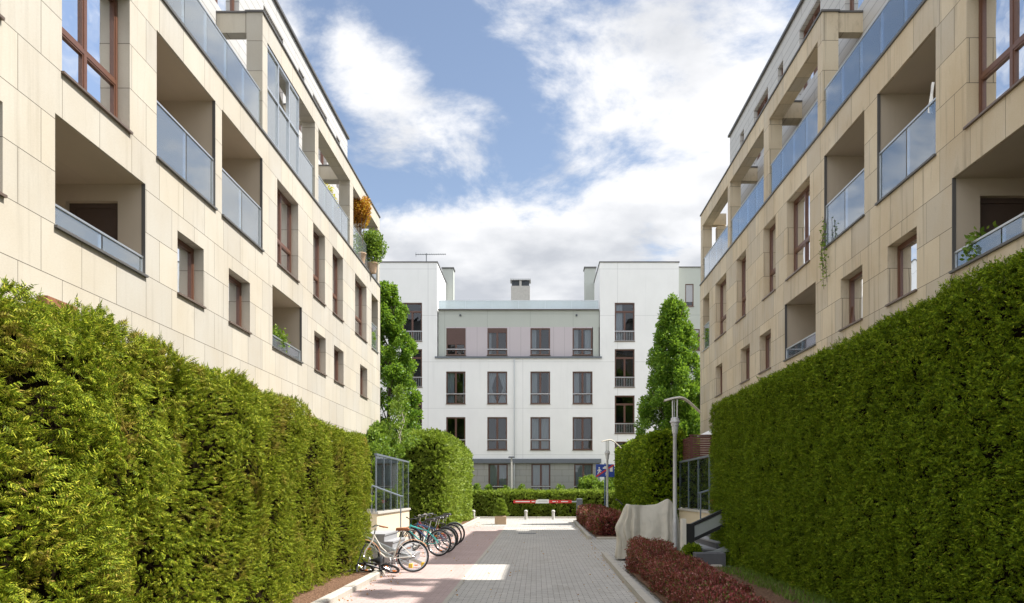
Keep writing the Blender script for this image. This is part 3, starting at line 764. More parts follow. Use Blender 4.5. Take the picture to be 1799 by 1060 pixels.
# ------------------------------------------------------------------ white building at the end of the drive
DW = 53.8; K = FPX/DW
def WX(px): return (px-VX)/K
def WZ(py): return CH+(VY-py)/K
FW = Frame('W', DW)
WB = thing('apartment_building', (0, DW, 0), 'white rendered apartment building with grey green top floor closing the end of the drive', 'apartment building')
rooms = MB(FW)
centre = []; rows = {'top': (576, 624), 'r2': (652.8, 710), 'r3': (733, 791), 'g': (815, 873)}
cx = [(783.7, 817.7), (856, 891), (931.8, 966.5), (1006, 1041)]
tower_l = [(707, 741.5)]; tower_r = [(1080, 1115)]; ty = [(532, 599.7), (613.5, 680.5), (695, 762), (776, 843)]
ZC0, ZC1, ZB, ZG = WZ(543), WZ(628), WZ(628), WZ(814)
wall = MB(FW); 
def ops_of(xs, ys, d=.18): return [(WX(a), WX(b_), WZ(y1), WZ(y0), d) for a, b_ in xs for y0, y1 in ys]
XA, XB, XC, XD = WX(610), WX(768), WX(1054), WX(1192.5)
TH = WZ(461.5)
facade(wall, XA, XB, 0, TH, ops_of([(612, 646)]+tower_l, ty)); facade(wall, XC, XD, 0, TH, ops_of(tower_r, ty))
facade(wall, XB, XC, ZG, ZB, ops_of(cx, [rows['r2'], rows['r3']]))
for x in (XB, XC):  # inner side walls of the towers above the centre roof
    wall.quad((x, 0, ZC1), (x, -5.2, ZC1), (x, -5.2, TH), (x, 0, TH))
wall.box(XA, XB-.002, -16, -5.2, 0, TH-1.4); wall.box(XC+.002, XD, -16, -5.2, 0, TH-1.4)
wall.quad((XA, -5.2, 0), (XB, -5.2, 0), (XB, -5.2, TH), (XA, -5.2, TH)); wall.quad((XC, -5.2, 0), (XD, -5.2, 0), (XD, -5.2, TH), (XC, -5.2, TH))
wall.quad((XA, 0, 0), (XA, -5.2, 0), (XA, -5.2, TH), (XA, 0, TH)); wall.quad((XD, 0, 0), (XD, 0, TH), (XD, -5.2, TH), (XD, -5.2, 0))
wall.build('wall', M['white'], WB)
tp = MB(FW)
RC = -.14                        # the top floor sits a little behind
facade(tp, XB+.06, XC-.03, WZ(574), ZC0-.06, [], n=RC)
for a, b_ in ((768.5, 783.7), (1041, 1053)): facade(tp, WX(a)+.04, WX(b_)-(0 if a < 900 else .03), ZC1, WZ(574), [], n=RC)
tp.box(XB+.06, XC-.03, -12, RC-.3, ZC0-.5, ZC0-.062)
tp.build('top_floor_wall', M['greygreen'], WB)
mv = MB(FW)
xs_ = [783.7]+[v for p in cx for v in p][1:-1]+[1041]
facade(mv, WX(783.7), WX(1041), ZC1, WZ(574), [(WX(a), WX(b_), WZ(624), WZ(576), .12) for a, b_ in cx], n=RC)
mv.build('mauve_panel', M['mauve'], WB)
gr = MB(FW); facade(gr, XB, XC, 0, ZG, ops_of([(783.7, 817.7)]+[(858, 892), (933.5, 967), (1008.7, 1041.5)], [rows['g']]), n=-.02)
gr.build('ground_floor_wall', M['greystone'], WB)
ld = MB(FW); ld.box(XB-.15, XC+.12, RC-.02, .10, ZC1-.07, ZC1+.05); ld.build('ledge', M['slate'], WB)
ld = MB(FW); ld.box(XB-.0, WX(1056), 0, .16, WZ(814), WZ(806.5)); ld.build('canopy_band', M['slate'], WB)
ld = MB(FW); ld.box(XA-.05, XB+.05, -5.25, .05, TH, TH+.07); ld.box(XC-.05, XD+.05, -5.25, .05, TH, TH+.07); ld.box(XB+.051, XC-.051, -12, .02, ZC0-.06, ZC0)
ld.build('roof', M['flash'], WB)
dr = MB(FW)
for px in (903.5,): dr.tube([(WX(px), .06, .3), (WX(px), .06, ZB-.1)], .035, 8)
dr.build('downpipe', M['alu'], WB)
# right wing
wg2 = MB(FW); X1w = WX(1262)
facade(wg2, XD+.002, X1w, 0, WZ(467), [(WX(1206), WX(1221), WZ(536), WZ(496), .15), (WX(1216), WX(1232), WZ(614), WZ(576), .15)], n=-.45)
wg2.box(XD+.002, X1w, -12, -1.6, 0, WZ(467)-.05); wg2.build('side_wing_wall', M['greygreen'], WB)
ld = MB(FW); ld.box(XD+.052, X1w, -12, -.40, WZ(467)-.002, WZ(467)+.06); ld.build('wing_roof', M['flash'], WB)
for (a, b_, y0, y1) in ((1206, 1221, 496, 536), (1216, 1232, 576, 614)):
    room(rooms, WX(a), WX(b_), WZ(y1), WZ(y0), -.61); window(WB, FW, WX(a), WX(b_), WZ(y1), WZ(y0), -.59, 1, (), sill=-.4, pane='pane_w', blind=(.75 if y0 < 500 else .2, 'blind'))
CT = ['curtain', 'curtain', 'blind']
def wwin(a, b_, y0, y1, n, kind, cur=None, bl=None):
    room(rooms, WX(a), WX(b_), WZ(y1), WZ(y0), n-.02)
    if kind == 'tower': window(WB, FW, WX(a)+.004, WX(b_)-.004, WZ(y1)+.004, WZ(y0)-.004, n, [2, 2, 1], (.26, .77), rail=.26, curt=cur, fw=.06, frame='brown_w', pane='pane_w', sill=.06, bars=True)
    else: window(WB, FW, WX(a)+.004, WX(b_)-.004, WZ(y1)+.004, WZ(y0)-.004, n, [2, 2], (.31,) if kind == 'c' else (.22,), rail=.31 if kind == 'c' else .22, curt=cur, fw=.06, frame='brown_w', pane='pane_w', sill=.06, blind=bl)
curs = {'t': [None, [(.05, .2, 'curtain', 0)], [(.02, .30, 'curtain', 0)], [(0, .3, 'curtain', 0), (.62, 1, 'curtain', 0)]],
        'r2': [[(0, .40, 'curtain', 0), (.86, 1, 'curtain', 0)], [(0, .5, 'curtain', 1), (.5, 1, 'curtain', 2)], [(0, .35, 'curtain', 0), (.9, 1, 'curtain', 0)], [(.04, .34, 'curtain', 0), (.7, .9, 'curtain', 0)]],
        'r3': [None, None, [(.05, .40, 'curtain', 0), (.55, .95, 'curtain', 0)], [(0, .16, 'blind', 0)]]}
for i, (a, b_) in enumerate(cx):
    wwin(a, b_, 576, 624, RC-.10, 't', curs['t'][i], bl=[(.58, 'shutter'), (.16, 'shutter'), None, None][i])
    wwin(a, b_, 652.8, 710, -.16, 'c', curs['r2'][i]); wwin(a, b_, 733, 791, -.16, 'c', curs['r3'][i])
for (a, b_) in [(783.7, 817.7), (858, 892), (933.5, 967), (1008.7, 1041.5)]: wwin(a, b_, 815, 873, -.18, 'c', [(0, 1, 'curtain', 0)] if a != 1008.7 else [(0, .5, 'curtain', 0), (.52, 1, 'curtain', 0)])
for (a, b_) in [(612, 646), (707, 741.5), (1080, 1115)]:
    for j, (y0, y1) in enumerate(ty): wwin(a, b_, y0, y1, -.16, 'tower', [(.02, .4, 'curtain', 0)] if (j+int(a)) % 3 == 0 else None)
rooms.build('interior', M['room'], WB)
glass_rail(WB, FW, XB+.1, XC-.1, ZC0+.02, .56, -.12, 'frost_w', 1.7, name='roof_railing')
# vents in the fascia and roof structures
def chimney(px0, px1, py0, back, label, louvre=False):
    u0, u1 = WX(px0)*(DW+back)/DW, WX(px1)*(DW+back)/DW; zt = CH+(VY-py0)*(DW+back)/FPX; m = MB(FW)
    root = thing('chimney', ((u0+u1)/2, DW+back, ZC0), label, 'chimney', 'chimneys on the white building')
    m.box(u0, u1, -back-.6, -back+.3, ZC0-.05, zt-(.5 if louvre else .10)); 
    m.build('shaft', M['concrete'] if louvre else M['greygreen'], root)
    if louvre:
        v = MB(FW); um = (u0+u1)/2
        for (a, b_) in ((u0+.05, um-.08), (um+.08, u1-.05)):
            for i in range(6): v.box(a, b_, -back-.5, -back+.22, zt-.49+i*.065, zt-.455+i*.065)
        v.build('louvre', M['darkgrey'], root)
        c = MB(FW); c.box(um-.078, um+.078, -back-.55, -back+.28, zt-.499, zt-.10); c.build('divider', M['concrete'], root)
    c = MB(FW); c.box(u0-.06, u1+.06, -back-.66, -back+.36, zt-.098, zt); c.build('cap', M['flash'] if not louvre else M['steel'], root)
chimney(778, 797, 472, 5.6, 'tall grey green chimney beside the left tower of the white building')
chimney(898, 931, 492, 3.0, 'wide chimney with twin louvred top in the middle of the white roof', True)
chimney(1027, 1046, 471, 5.6, 'tall grey green chimney beside the right tower of the white building')
def flue(px, py, label, y=DW+2.2):
    x = (px-VX)*y/FPX; m = MB(); z0 = TH+.05
    m.lathe([(.10, 0), (.10, .32), (.15, .34), (.15, .42), (.05, .50)], (x, y, z0), 12)
    tag(m.build('roof_vent', M['ventm'], None, (x, y, z0), smooth=True), label, 'roof vent', 'metal flues on the white towers')
flue(685, 455, 'small round metal flue on the left white tower beside the aerial'); flue(1136, 455, 'small round metal flue on the right white tower')
# television aerial
x0, y0, z0 = WX(749)*55/DW, 55.0, TH
ar = thing('television_aerial', (x0, y0, z0), 'thin metal television aerial on the roof of the left white tower', 'aerial')
MB().tube([(x0, y0, z0), (x0, y0, z0+.98)], .03, 6).build('mast', M['darkgrey'], ar)
m = MB(); m.tube([(x0-.75, y0, z0+.90), (x0+1.35, y0, z0+.92)], .024, 5)
for i in range(14): xx = x0-.7+i*.155; m.tube([(xx, y0-.18, z0+.91), (xx, y0+.18, z0+.91)], .011, 4); 
m.tube([(x0-.72, y0, z0+.75), (x0-.72, y0, z0+1.05)], .012, 4); m.build('boom', M['darkgrey'], ar)
m = MB(); m.tube([(x0-.55, y0, z0+.22), (x0, y0, z0+.22)], .012, 5); m.tube([(x0-.45, y0, z0+.12), (x0-.3, y0, z0+.34)], .01, 4); m.tube([(x0-.3, y0, z0+.12), (x0-.15, y0, z0+.34)], .01, 4); m.build('bracket', M['steel'], ar)
# closed parasol and low roof box
x0, y0, z0 = WX(955.5)*56/DW, 56.0, ZC0
m = MB(); m.lathe([(.03, 0), (.03, .22), (.13, .24), (.11, .55), (.05, .92), (.015, 1.0)], (x0, y0, z0), 10)
tag(m.build('folded_parasol', M['blind'], None, (x0, y0, z0), smooth=True), 'folded grey parasol standing on the white building roof terrace', 'parasol')
x0, y0 = WX(1018)*57/DW, 57.0
m = MB(); m.bevbox(x0-.55, x0+.42, y0-.4, y0+.5, ZC0, ZC0+.66, .04); m.box(x0-.62, x0+.5, y0-.46, y0+.56, ZC0+.662, ZC0+.72)
tag(m.build('roof_hatch', M['steel'], None, (x0, y0, ZC0)), 'low flat metal hatch on the roof beside the right tall chimney', 'roof hatch')
x0 = WX(801.5)*57/DW
m = MB(); m.tube([(x0-.12, 57, ZC0), (x0-.12, 57, ZC0+1.0)], .05, 8); m.tube([(x0-.2, 57, ZC0+1.02), (x0+.12, 57, ZC0+1.0), (x0+.2, 57, ZC0+.55)], .06, 8)
tag(m.build('exhaust_pipe', M['steel'], None, (x0, 57, ZC0)), 'bent metal exhaust pipe beside the left tall chimney', 'pipe')
for px, lab in ((808.5, 'small dark overflow spout on the left of the grey green fascia'), (1013, 'small dark overflow spout on the right of the grey green fascia')):
    m = MB(); m.lathe([(.05, -.10), (.07, -.07), (.07, .03), (.03, .04)], (WX(px), DW+.13, WZ(553.5)), 10, 'y'); o = m.build('overflow_spout', M['darkgrey'], WB)

# ------------------------------------------------------------------ foliage
def unit(v): return v/np.maximum(np.linalg.norm(v, axis=1, keepdims=True), 1e-9)
def frond_template(nl, length, lw, spread=.9, lf=1.0):
    """a flat conifer spray: pairs of leaflets along a stem plus a tip; quads in local (x across, y normal, z along)"""
    vs = []; fs = []
    for i in range(nl):
        t = (i//2)/(nl/2)
        sgn = 1 if i % 2 else -1
        if i == nl-1: bx, bz, dx, dz, ln = 0, .62, 0, 1, .42
        else: bx, bz = 0, .08+.62*t; dx, dz = sgn*spread*(1-.35*t), .75; ln = .52*(1-.45*t)*lf
        d = np.array([dx, dz])/np.hypot(dx, dz); q = np.array([-d[1], d[0]])
        b_ = len(vs); c = np.array([bx, bz])
        for (al, of) in ((0, 0), (.45, lw/2), (1, 0), (.45, -lw/2)):
            p = c+d*al*ln+q*of; vs.append((p[0], .10*sin(al*2.0+i)-.12*al*al, p[1]))
        fs.append((b_, b_+1, b_+2, b_+3))
    v = np.array(vs)*length; return v, np.array(fs)
def scatter(P, Nn, tmpl, smin, smax, up=.35, rand=.55, out=.7, flow=0, ff=3.2, sc=None):
    n = len(P); tv, tf = tmpl
    fl = 0
    if flow: fl = flow*np.stack([SNoise(90+k, (ff, ff*2.3), (1, .7))(P) for k in range(3)], 1)
    g = unit(Nn*out+np.array([0, 0, up])+fl+rng.normal(0, rand, (n, 3)))
    a = unit(np.cross(g, unit(rng.normal(0, 1, (n, 3))))); c = np.cross(a, g)
    s = rng.uniform(smin, smax, (n, 1, 1))
    if sc is not None: s = s*sc[:, None, None]
    co = P[:, None, :]+s*(tv[None, :, 0, None]*a[:, None, :]+tv[None, :, 1, None]*c[:, None, :]+tv[None, :, 2, None]*g[:, None, :])
    fs = tf[None]+(np.arange(n)*len(tv))[:, None, None]
    return co.reshape(-1, 3), fs.reshape(-1, tf.shape[1])
class SNoise:
    def __init__(s, seed, freqs, amps):
        r = np.random.default_rng(seed); s.w = []
        for f, a in zip(freqs, amps):
            for _ in range(7): d = r.normal(0, 1, 3); d /= np.linalg.norm(d); s.w.append((d*f*r.uniform(.6, 1.4), r.uniform(0, 6.28), a/2.6))
    def __call__(s, P): return sum(a*np.sin(P@k+p) for k, p, a in s.w)
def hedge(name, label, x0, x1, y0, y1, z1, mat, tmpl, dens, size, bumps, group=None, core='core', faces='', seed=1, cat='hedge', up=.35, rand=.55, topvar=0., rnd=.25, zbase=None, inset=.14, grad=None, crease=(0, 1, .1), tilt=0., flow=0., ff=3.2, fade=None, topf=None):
    """faces: string of '+x','-x','+y','-y','t' to cover; dens fronds per square metre (may fall with distance)"""
    xm, ym = (x0+x1)/2, (y0+y1)/2; g0 = gz(ym) if zbase is None else zbase
    root = thing(name, (xm, ym, g0), label, cat, group)
    s0 = SNoise(seed, bumps[0], bumps[1]); s1 = SNoise(seed+50, (crease[1], crease[1]*2.1), (1, .7))
    def fd(Q): return 1.0 if not fade else 1-(1-fade[2])*np.clip((Q[:, 1]-fade[0])/(fade[1]-fade[0]), 0, 1)     # the far length is clipped flatter
    sn = lambda Q: (s0(Q)-crease[0]*np.exp(-(s1(Q)/crease[2])**2))*fd(Q); tn0 = SNoise(seed+9, (.9, 2.4), (topvar, topvar*.5)); tn = lambda Q: tn0(Q)+tilt*(ym-Q[:, 1])+(np.interp(Q[:, 1], topf[0], topf[1]) if topf else 0)
    Ps = []; Ns = []; fl = faces.split()
    for f in fl:
        if f in ('+x', '-x'): A = (y1-y0)*(z1-g0)
        elif f in ('+y', '-y'): A = (x1-x0)*(z1-g0)
        else: A = (x1-x0)*(y1-y0)
        n = int(A*dens); a = rng.random(n); c = rng.random(n)
        if grad and f in ('+x', '-x', 't'):     # denser near the camera
            a = a**grad
        if f == '+x': P = np.stack([np.full(n, x1), y0+(y1-y0)*a, g0+.03+(z1-g0)*c], 1); Nn = (1, 0, 0)
        elif f == '-x': P = np.stack([np.full(n, x0), y0+(y1-y0)*a, g0+.03+(z1-g0)*c], 1); Nn = (-1, 0, 0)
        elif f == '+y': P = np.stack([x0+(x1-x0)*a, np.full(n, y1), g0+.03+(z1-g0)*c], 1); Nn = (0, 1, 0)
        elif f == '-y': P = np.stack([x0+(x1-x0)*a, np.full(n, y0), g0+.03+(z1-g0)*c], 1); Nn = (0, -1, 0)
        else: P = np.stack([x0+(x1-x0)*c, y0+(y1-y0)*a, np.full(n, z1)], 1); Nn = (0, 0, 1)
        Nn = np.tile(np.array(Nn, float), (n, 1)); Ps.append(P); Ns.append(Nn)
    P = np.concatenate(Ps); Nn = np.concatenate(Ns)
    # round the top edges: pull points near two faces inwards
    c = np.array([xm, ym, (g0+z1)/2]); h = np.array([(x1-x0)/2, (y1-y0)/2, (z1-g0)/2])
    inn = h-rnd; q = P-c; cl = np.clip(q, -inn, inn); cl[:, 2] = np.maximum(np.minimum(q[:, 2], inn[2]), -h[2]); dlt = q-cl; l = np.linalg.norm(dlt, axis=1, keepdims=True)
    ok = l[:, 0] > 1e-6; nn = np.where(l > 1e-6, dlt/np.maximum(l, 1e-9), Nn); P = c+cl+nn*np.minimum(l, rnd); Nn = nn
    d = sn(P)[:, None]; P = P+Nn*(d+rng.normal(0, .02, (len(P), 1)))-Nn*rng.random((len(P), 1))**2*inset*.8
    P[:, 2] += np.clip((P[:, 2]-g0)/(z1-g0), 0, 1)*tn(P*np.array([1, 1, 0]))
    P[:, 2] = np.maximum(P[:, 2], g0+.02)
    co, fs = scatter(P, Nn, tmpl, size[0], size[1], up, rand, flow=flow, ff=ff, sc=fd(P)**.5 if fade else None)
    fo = np_mesh('foliage', co, fs, mat, root, (xm, ym, g0))
    # dark inner body that follows the same bumps, its colour standing in for shade
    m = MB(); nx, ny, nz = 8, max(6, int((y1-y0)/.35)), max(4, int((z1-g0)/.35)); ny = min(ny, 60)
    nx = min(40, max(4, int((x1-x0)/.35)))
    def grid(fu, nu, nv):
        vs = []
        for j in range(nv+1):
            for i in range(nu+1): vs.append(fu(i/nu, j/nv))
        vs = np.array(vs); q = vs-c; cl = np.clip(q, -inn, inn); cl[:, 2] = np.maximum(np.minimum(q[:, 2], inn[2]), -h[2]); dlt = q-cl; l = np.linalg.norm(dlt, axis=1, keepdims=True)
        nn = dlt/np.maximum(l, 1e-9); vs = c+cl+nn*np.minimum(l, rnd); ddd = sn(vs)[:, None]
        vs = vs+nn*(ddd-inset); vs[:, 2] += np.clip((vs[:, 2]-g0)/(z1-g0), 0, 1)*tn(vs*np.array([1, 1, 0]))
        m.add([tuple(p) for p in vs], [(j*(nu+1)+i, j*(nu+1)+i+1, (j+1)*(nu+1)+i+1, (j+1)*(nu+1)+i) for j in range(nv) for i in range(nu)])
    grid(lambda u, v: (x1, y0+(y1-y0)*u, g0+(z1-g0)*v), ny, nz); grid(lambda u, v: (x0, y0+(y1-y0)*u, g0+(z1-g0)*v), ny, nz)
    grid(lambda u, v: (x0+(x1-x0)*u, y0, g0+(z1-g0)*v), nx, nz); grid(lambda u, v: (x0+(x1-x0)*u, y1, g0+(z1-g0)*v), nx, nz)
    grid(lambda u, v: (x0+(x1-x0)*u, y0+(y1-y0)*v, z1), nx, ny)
    m.build('inner_shade_body', M[core], root, smooth=True)
    return root

T_near = frond_template(23, 1.0, .075, 1.0, .46); T_small = frond_template(9, 1.0, .15, 1.0, .62); T_far = frond_template(5, 1.0, .34)
def leaf_template():
    v = np.array([(0, 0, 0), (.28, .05, .45), (0, .0, 1.0), (-.28, .05, .45)]); return v, np.array([(0, 1, 2, 3)])
T_leaf = leaf_template()
# left big, loosely grown hedge in full sun (two lengths so the near one can be denser)
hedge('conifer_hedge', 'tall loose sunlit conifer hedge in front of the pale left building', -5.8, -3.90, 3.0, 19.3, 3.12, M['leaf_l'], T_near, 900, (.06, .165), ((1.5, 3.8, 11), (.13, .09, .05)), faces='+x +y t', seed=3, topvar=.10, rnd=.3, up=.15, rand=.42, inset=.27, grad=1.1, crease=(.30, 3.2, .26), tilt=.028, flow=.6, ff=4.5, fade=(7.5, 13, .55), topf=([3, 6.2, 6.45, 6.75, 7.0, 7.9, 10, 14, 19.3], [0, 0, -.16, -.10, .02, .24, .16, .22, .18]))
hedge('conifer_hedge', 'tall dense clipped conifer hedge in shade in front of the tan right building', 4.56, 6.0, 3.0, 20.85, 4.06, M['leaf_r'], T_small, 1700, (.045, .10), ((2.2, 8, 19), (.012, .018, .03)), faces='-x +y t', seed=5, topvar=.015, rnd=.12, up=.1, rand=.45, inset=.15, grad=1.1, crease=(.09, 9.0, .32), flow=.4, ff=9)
hedge('conifer_hedge', 'rounded sunlit hedge behind the row of bicycles', -6.1, -3.98, 35.0, 48.6, 4.5, M['leaf_h'], T_far, 170, (.16, .30), ((1.5, 4), (.07, .06)), faces='+x -y t', seed=11, topvar=.06, rnd=.75, inset=.2)
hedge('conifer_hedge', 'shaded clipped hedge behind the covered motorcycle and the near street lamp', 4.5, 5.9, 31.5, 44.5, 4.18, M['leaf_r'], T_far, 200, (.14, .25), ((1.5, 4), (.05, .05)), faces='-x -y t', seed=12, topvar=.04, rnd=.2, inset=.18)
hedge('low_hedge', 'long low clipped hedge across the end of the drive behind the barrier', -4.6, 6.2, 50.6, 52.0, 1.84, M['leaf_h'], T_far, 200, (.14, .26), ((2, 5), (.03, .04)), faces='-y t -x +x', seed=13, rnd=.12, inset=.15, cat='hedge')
# barberry hedges
def wedge_hedge(name, label, seed, xa, xb, y0, y1, h, dens, size, tilt=0):
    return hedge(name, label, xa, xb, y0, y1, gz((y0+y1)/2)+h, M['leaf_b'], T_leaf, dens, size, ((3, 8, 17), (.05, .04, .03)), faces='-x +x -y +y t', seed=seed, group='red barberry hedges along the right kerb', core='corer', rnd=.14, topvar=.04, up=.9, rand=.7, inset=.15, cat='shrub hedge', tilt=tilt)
wedge_hedge('barberry_hedge', 'low dark red barberry hedge around the foot of the near street lamp', 21, 2.12, 2.82, 8.0, 18.0, .48, 4600, (.02, .048), tilt=-.034)
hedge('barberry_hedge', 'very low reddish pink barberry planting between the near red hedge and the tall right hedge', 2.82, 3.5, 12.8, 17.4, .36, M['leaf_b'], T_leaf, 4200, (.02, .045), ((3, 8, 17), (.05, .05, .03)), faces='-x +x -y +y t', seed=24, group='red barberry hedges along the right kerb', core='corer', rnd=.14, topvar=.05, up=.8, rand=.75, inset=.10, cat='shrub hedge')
wedge_hedge('barberry_hedge', 'low dark red barberry hedge beside the barrier post and the blue sign', 22, 2.32, 3.3, 30.0, 44.2, .82, 900, (.06, .12))
hedge('boxwood_shrub', 'small dark green clipped shrub right behind the near red hedge', 3.55, 3.95, 18.9, 19.5, .56, M['leaf_r'], T_leaf, 2600, (.03, .06), ((5, 12), (.07, .06)), faces='-x +x -y +y t', seed=31, rnd=.2, inset=.1, cat='shrub')
hedge('boxwood_shrub', 'dark green clipped shrub behind the far red hedge next to the covered motorcycle', 3.3, 4.2, 30.2, 32.5, .95, M['leaf_r'], T_leaf, 900, (.06, .12), ((3, 8), (.04, .04)), faces='-x +x -y +y t', seed=32, rnd=.2, inset=.1, cat='shrub')

def branches(m, x, y, z0, h, r0, spread, n, seed, z_first=.18):
    rr = random.Random(seed); tips = []
    pts = [(x+.04*rr.uniform(-1, 1)*i, y+.04*rr.uniform(-1, 1)*i, z0+h*.92*i/6) for i in range(7)]
    m.tube(pts, [r0*(1-.13*i) for i in range(7)], 8)
    for i in range(n):
        t = z_first+(.88-z_first)*i/n; a = rr.uniform(0, 6.28); zz = z0+h*t; ln = spread*(1-.55*t)*rr.uniform(.75, 1.1)
        p0 = Vector((x, y, zz)); d = Vector((cos(a), sin(a), 0)); p1 = p0+d*ln*.5+Vector((0, 0, ln*.7)); p2 = p0+d*ln+Vector((0, 0, ln*1.7))
        m.tube([p0, p1, p2], [r0*.35, r0*.22, r0*.08], 5); tips += [p1, p2]
    return tips
def tree(name, label, x, y, h, rad, n_leaf, mat, z_lo, seed, cat='tree', group=None, bark='bark', lsize=(.13, .24), r0=.13, prof=None, shape=1, nclump=170, zb=None):
    z0 = gz(y) if zb is None else zb; root = thing(name, (x, y, z0), label, cat, group); m = MB(); branches(m, x, y, z0, h, r0, rad*.9, 26, seed)
    m.build('trunk', M[bark], root, smooth=True)
    r_ = np.random.default_rng(seed)
    prof = prof or (lambda t: np.sin(np.pi*np.clip(t*.93+.07, 0, 1)**.72)**.62)
    # clumps around the column, leaves round each clump: gaps stay between clumps
    nc = nclump; t = r_.random(nc)**.9; a = r_.uniform(0, 6.28, nc); rr_ = rad*prof(t)*(.35+.75*r_.random(nc)**.7)*(1+.13*np.sin(a*2+t*11+seed)+.14*np.sin(a*3-t*23))
    C_ = np.stack([x+rr_*np.cos(a), y+rr_*np.sin(a)*.9, z0+z_lo+(h-z_lo)*t], 1)
    cs = r_.uniform(.10, .46, nc)*rad*.50+.10; odd = r_.random(nc) < .16; rr_ = np.where(odd, rad*prof(t)*1.18+.08, rr_); cs = np.where(odd, .22, cs); C_ = np.stack([x+rr_*np.cos(a), y+rr_*np.sin(a)*.9, z0+z_lo+(h-z_lo)*t], 1)
    w = cs**2; w /= w.sum(); idx = r_.choice(nc, n_leaf, p=w)
    dv = unit(r_.normal(0, 1, (n_leaf, 3))); P = C_[idx]+dv*(cs[idx]*r_.random(n_leaf)**.4)[:, None]*np.array([1, 1, 1.25])
    out = unit(dv*.8+np.array([0, 0, .4]))
    co, fs = scatter(P, out, T_leaf, lsize[0], lsize[1], .25, .8)
    np_mesh('crown', co, fs, M[mat], root, (x, y, z0)); return root
colprof = lambda t: np.clip(np.minimum(.55+2.2*t, 1.0), 0, 1)*np.clip((1.03-t)/.45, 0, 1)**.6
tree('columnar_tree', 'slim bright green columnar tree behind the corner of the left building', -7.35, 39.6, 11.9, 1.2, 62000, 'leaf_t', .9, 41, group='trees before the white building', prof=colprof, nclump=230, lsize=(.09, .17))
tree('columnar_tree', 'broad green cone shaped tree beside the corner of the right building', 7.15, 41.5, 11.6, 1.6, 90000, 'leaf_t', 1.6, 42, group='trees before the white building', prof=lambda t: np.clip(np.minimum(.62+1.4*t, 1.0), 0, 1)*np.clip((1.03-t)/.72, 0, 1)**.72, nclump=300, lsize=(.09, .18))
tree('leafy_tree', 'lower leafy green tree half hidden behind the right building corner', 9.4, 42.0, 8.2, 1.9, 26000, 'leaf_t', 1.5, 43, group='trees before the white building', nclump=130)
tree('young_tree', 'thin pale stemmed young tree between the left corner and the white building', -5.9, 34.4+.0, 6.2, .55, 2600, 'leaf_g', 3.2, 44, bark='birch', r0=.045, nclump=40, lsize=(.07, .13))
tree('leafy_shrub', 'leafy green shrub behind the glass screen on the left', -6.6, 33.5, 4.3, 1.0, 15000, 'leaf_g', .8, 45, cat='shrub', nclump=60, r0=.05, lsize=(.09, .16))
tree('leafy_shrub', 'green shrub with reddish foliage close to the left wall corner', -6.3, 30.5, 3.9, .8, 9000, 'leaf_g', .8, 46, cat='shrub', nclump=50, r0=.05, lsize=(.08, .15))
tree('leafy_shrub', 'pale yellow green shrub under the blue sign before the white building', 3.6, 52.7, 2.5, 1.1, 9000, 'leaf_g', .3, 47, cat='shrub', nclump=50, r0=.05, lsize=(.10, .18))
tree('leafy_shrub', 'pale green shrub right of the blue sign before the white building', 5.2, 52.6, 2.7, .95, 8000, 'leaf_g', .3, 48, cat='shrub', nclump=50, r0=.05, lsize=(.10, .18))
for i, (x, hh) in enumerate(((-3.9, 1.98), (-3.2, 1.9), (-1.9, 1.98), (-.9, 1.9), (1.6, 2.0))):
    tree('garden_plant', ['small leafy plant at the foot of the white wall, leftmost above the low hedge', 'small leafy plant by the white wall, second from the left above the low hedge', 'leafy plant by the white wall just left of the plain lamp post', 'leafy plant by the white wall just right of the plain lamp post', 'leafy plant under the middle of the white wall right of centre'][i],
         x, 52.6, hh, .55, 900, 'leaf_g', .2, 60+i, cat='plant', group='plants along the foot of the white building', nclump=14, r0=.02, lsize=(.10, .18))

for i in range(5): tree('roof_shrub', ['round green shrub on the near right roof terrace, closest to the camera', 'tall green shrub on the near right roof terrace, second from the camera', 'green shrub in the middle of the near right roof terrace', 'green shrub on the near right roof terrace, fourth from the camera', 'green shrub on the near right roof terrace beside the roof gap'][i], 9.35-.1*(i%2), 9.0+i*1.75, 1.2+.25*(i%3), .5, 1300, 'leaf_g', .2, 80+i, cat='shrub', group='shrubs on the near right roof terrace', nclump=14, r0=.03, lsize=(.12, .2), zb=ZTOP+.09)
# plants on the left terrace
def potted(name, label, x, y, zf, h, rad, n, mat, seed, pot=True, lsize=(.06, .13), z_lo=.5):
    root = thing(name, (x, y, zf), label, 'plant'); m = MB()
    if pot: m.lathe([(.16, 0), (.22, .38), (.24, .40), (.24, .44), (.19, .44), (.18, .40)], (x, y, zf), 14); m.build('pot', M['terracotta'], root, smooth=True)
    m = MB(); rr = random.Random(seed)
    for k in range(5): a = rr.uniform(0, 6.28); m.tube([(x, y, zf+.35), (x+.3*rad*cos(a), y+.3*rad*sin(a), zf+h*.55), (x+.75*rad*cos(a), y+.75*rad*sin(a), zf+h*.85)], [.02, .013, .005], 5)
    m.build('stem', M['bark'], root)
    r_ = np.random.default_rng(seed); nc = 26; d = unit(r_.normal(0, 1, (nc, 3))); C_ = np.array([x, y, zf+z_lo+(h-z_lo)/2])+d*np.array([rad, rad, (h-z_lo)/2])*.75*r_.random((nc, 1))**.5
    idx = r_.integers(0, nc, n); dv = unit(r_.normal(0, 1, (n, 3))); P = C_[idx]+dv*(.16+.12*r_.random((n, 1)))
    co, fs = scatter(P, dv, T_leaf, lsize[0], lsize[1], .2, .8); np_mesh('foliage', co, fs, M[mat], root, (x, y, zf)); return root
potted('potted_maple', 'orange leaved maple on the far end of the left building terrace', -7.25, 32.9, ZT, 2.9, .54, 6200, 'leaf_o', 71, z_lo=1.5)
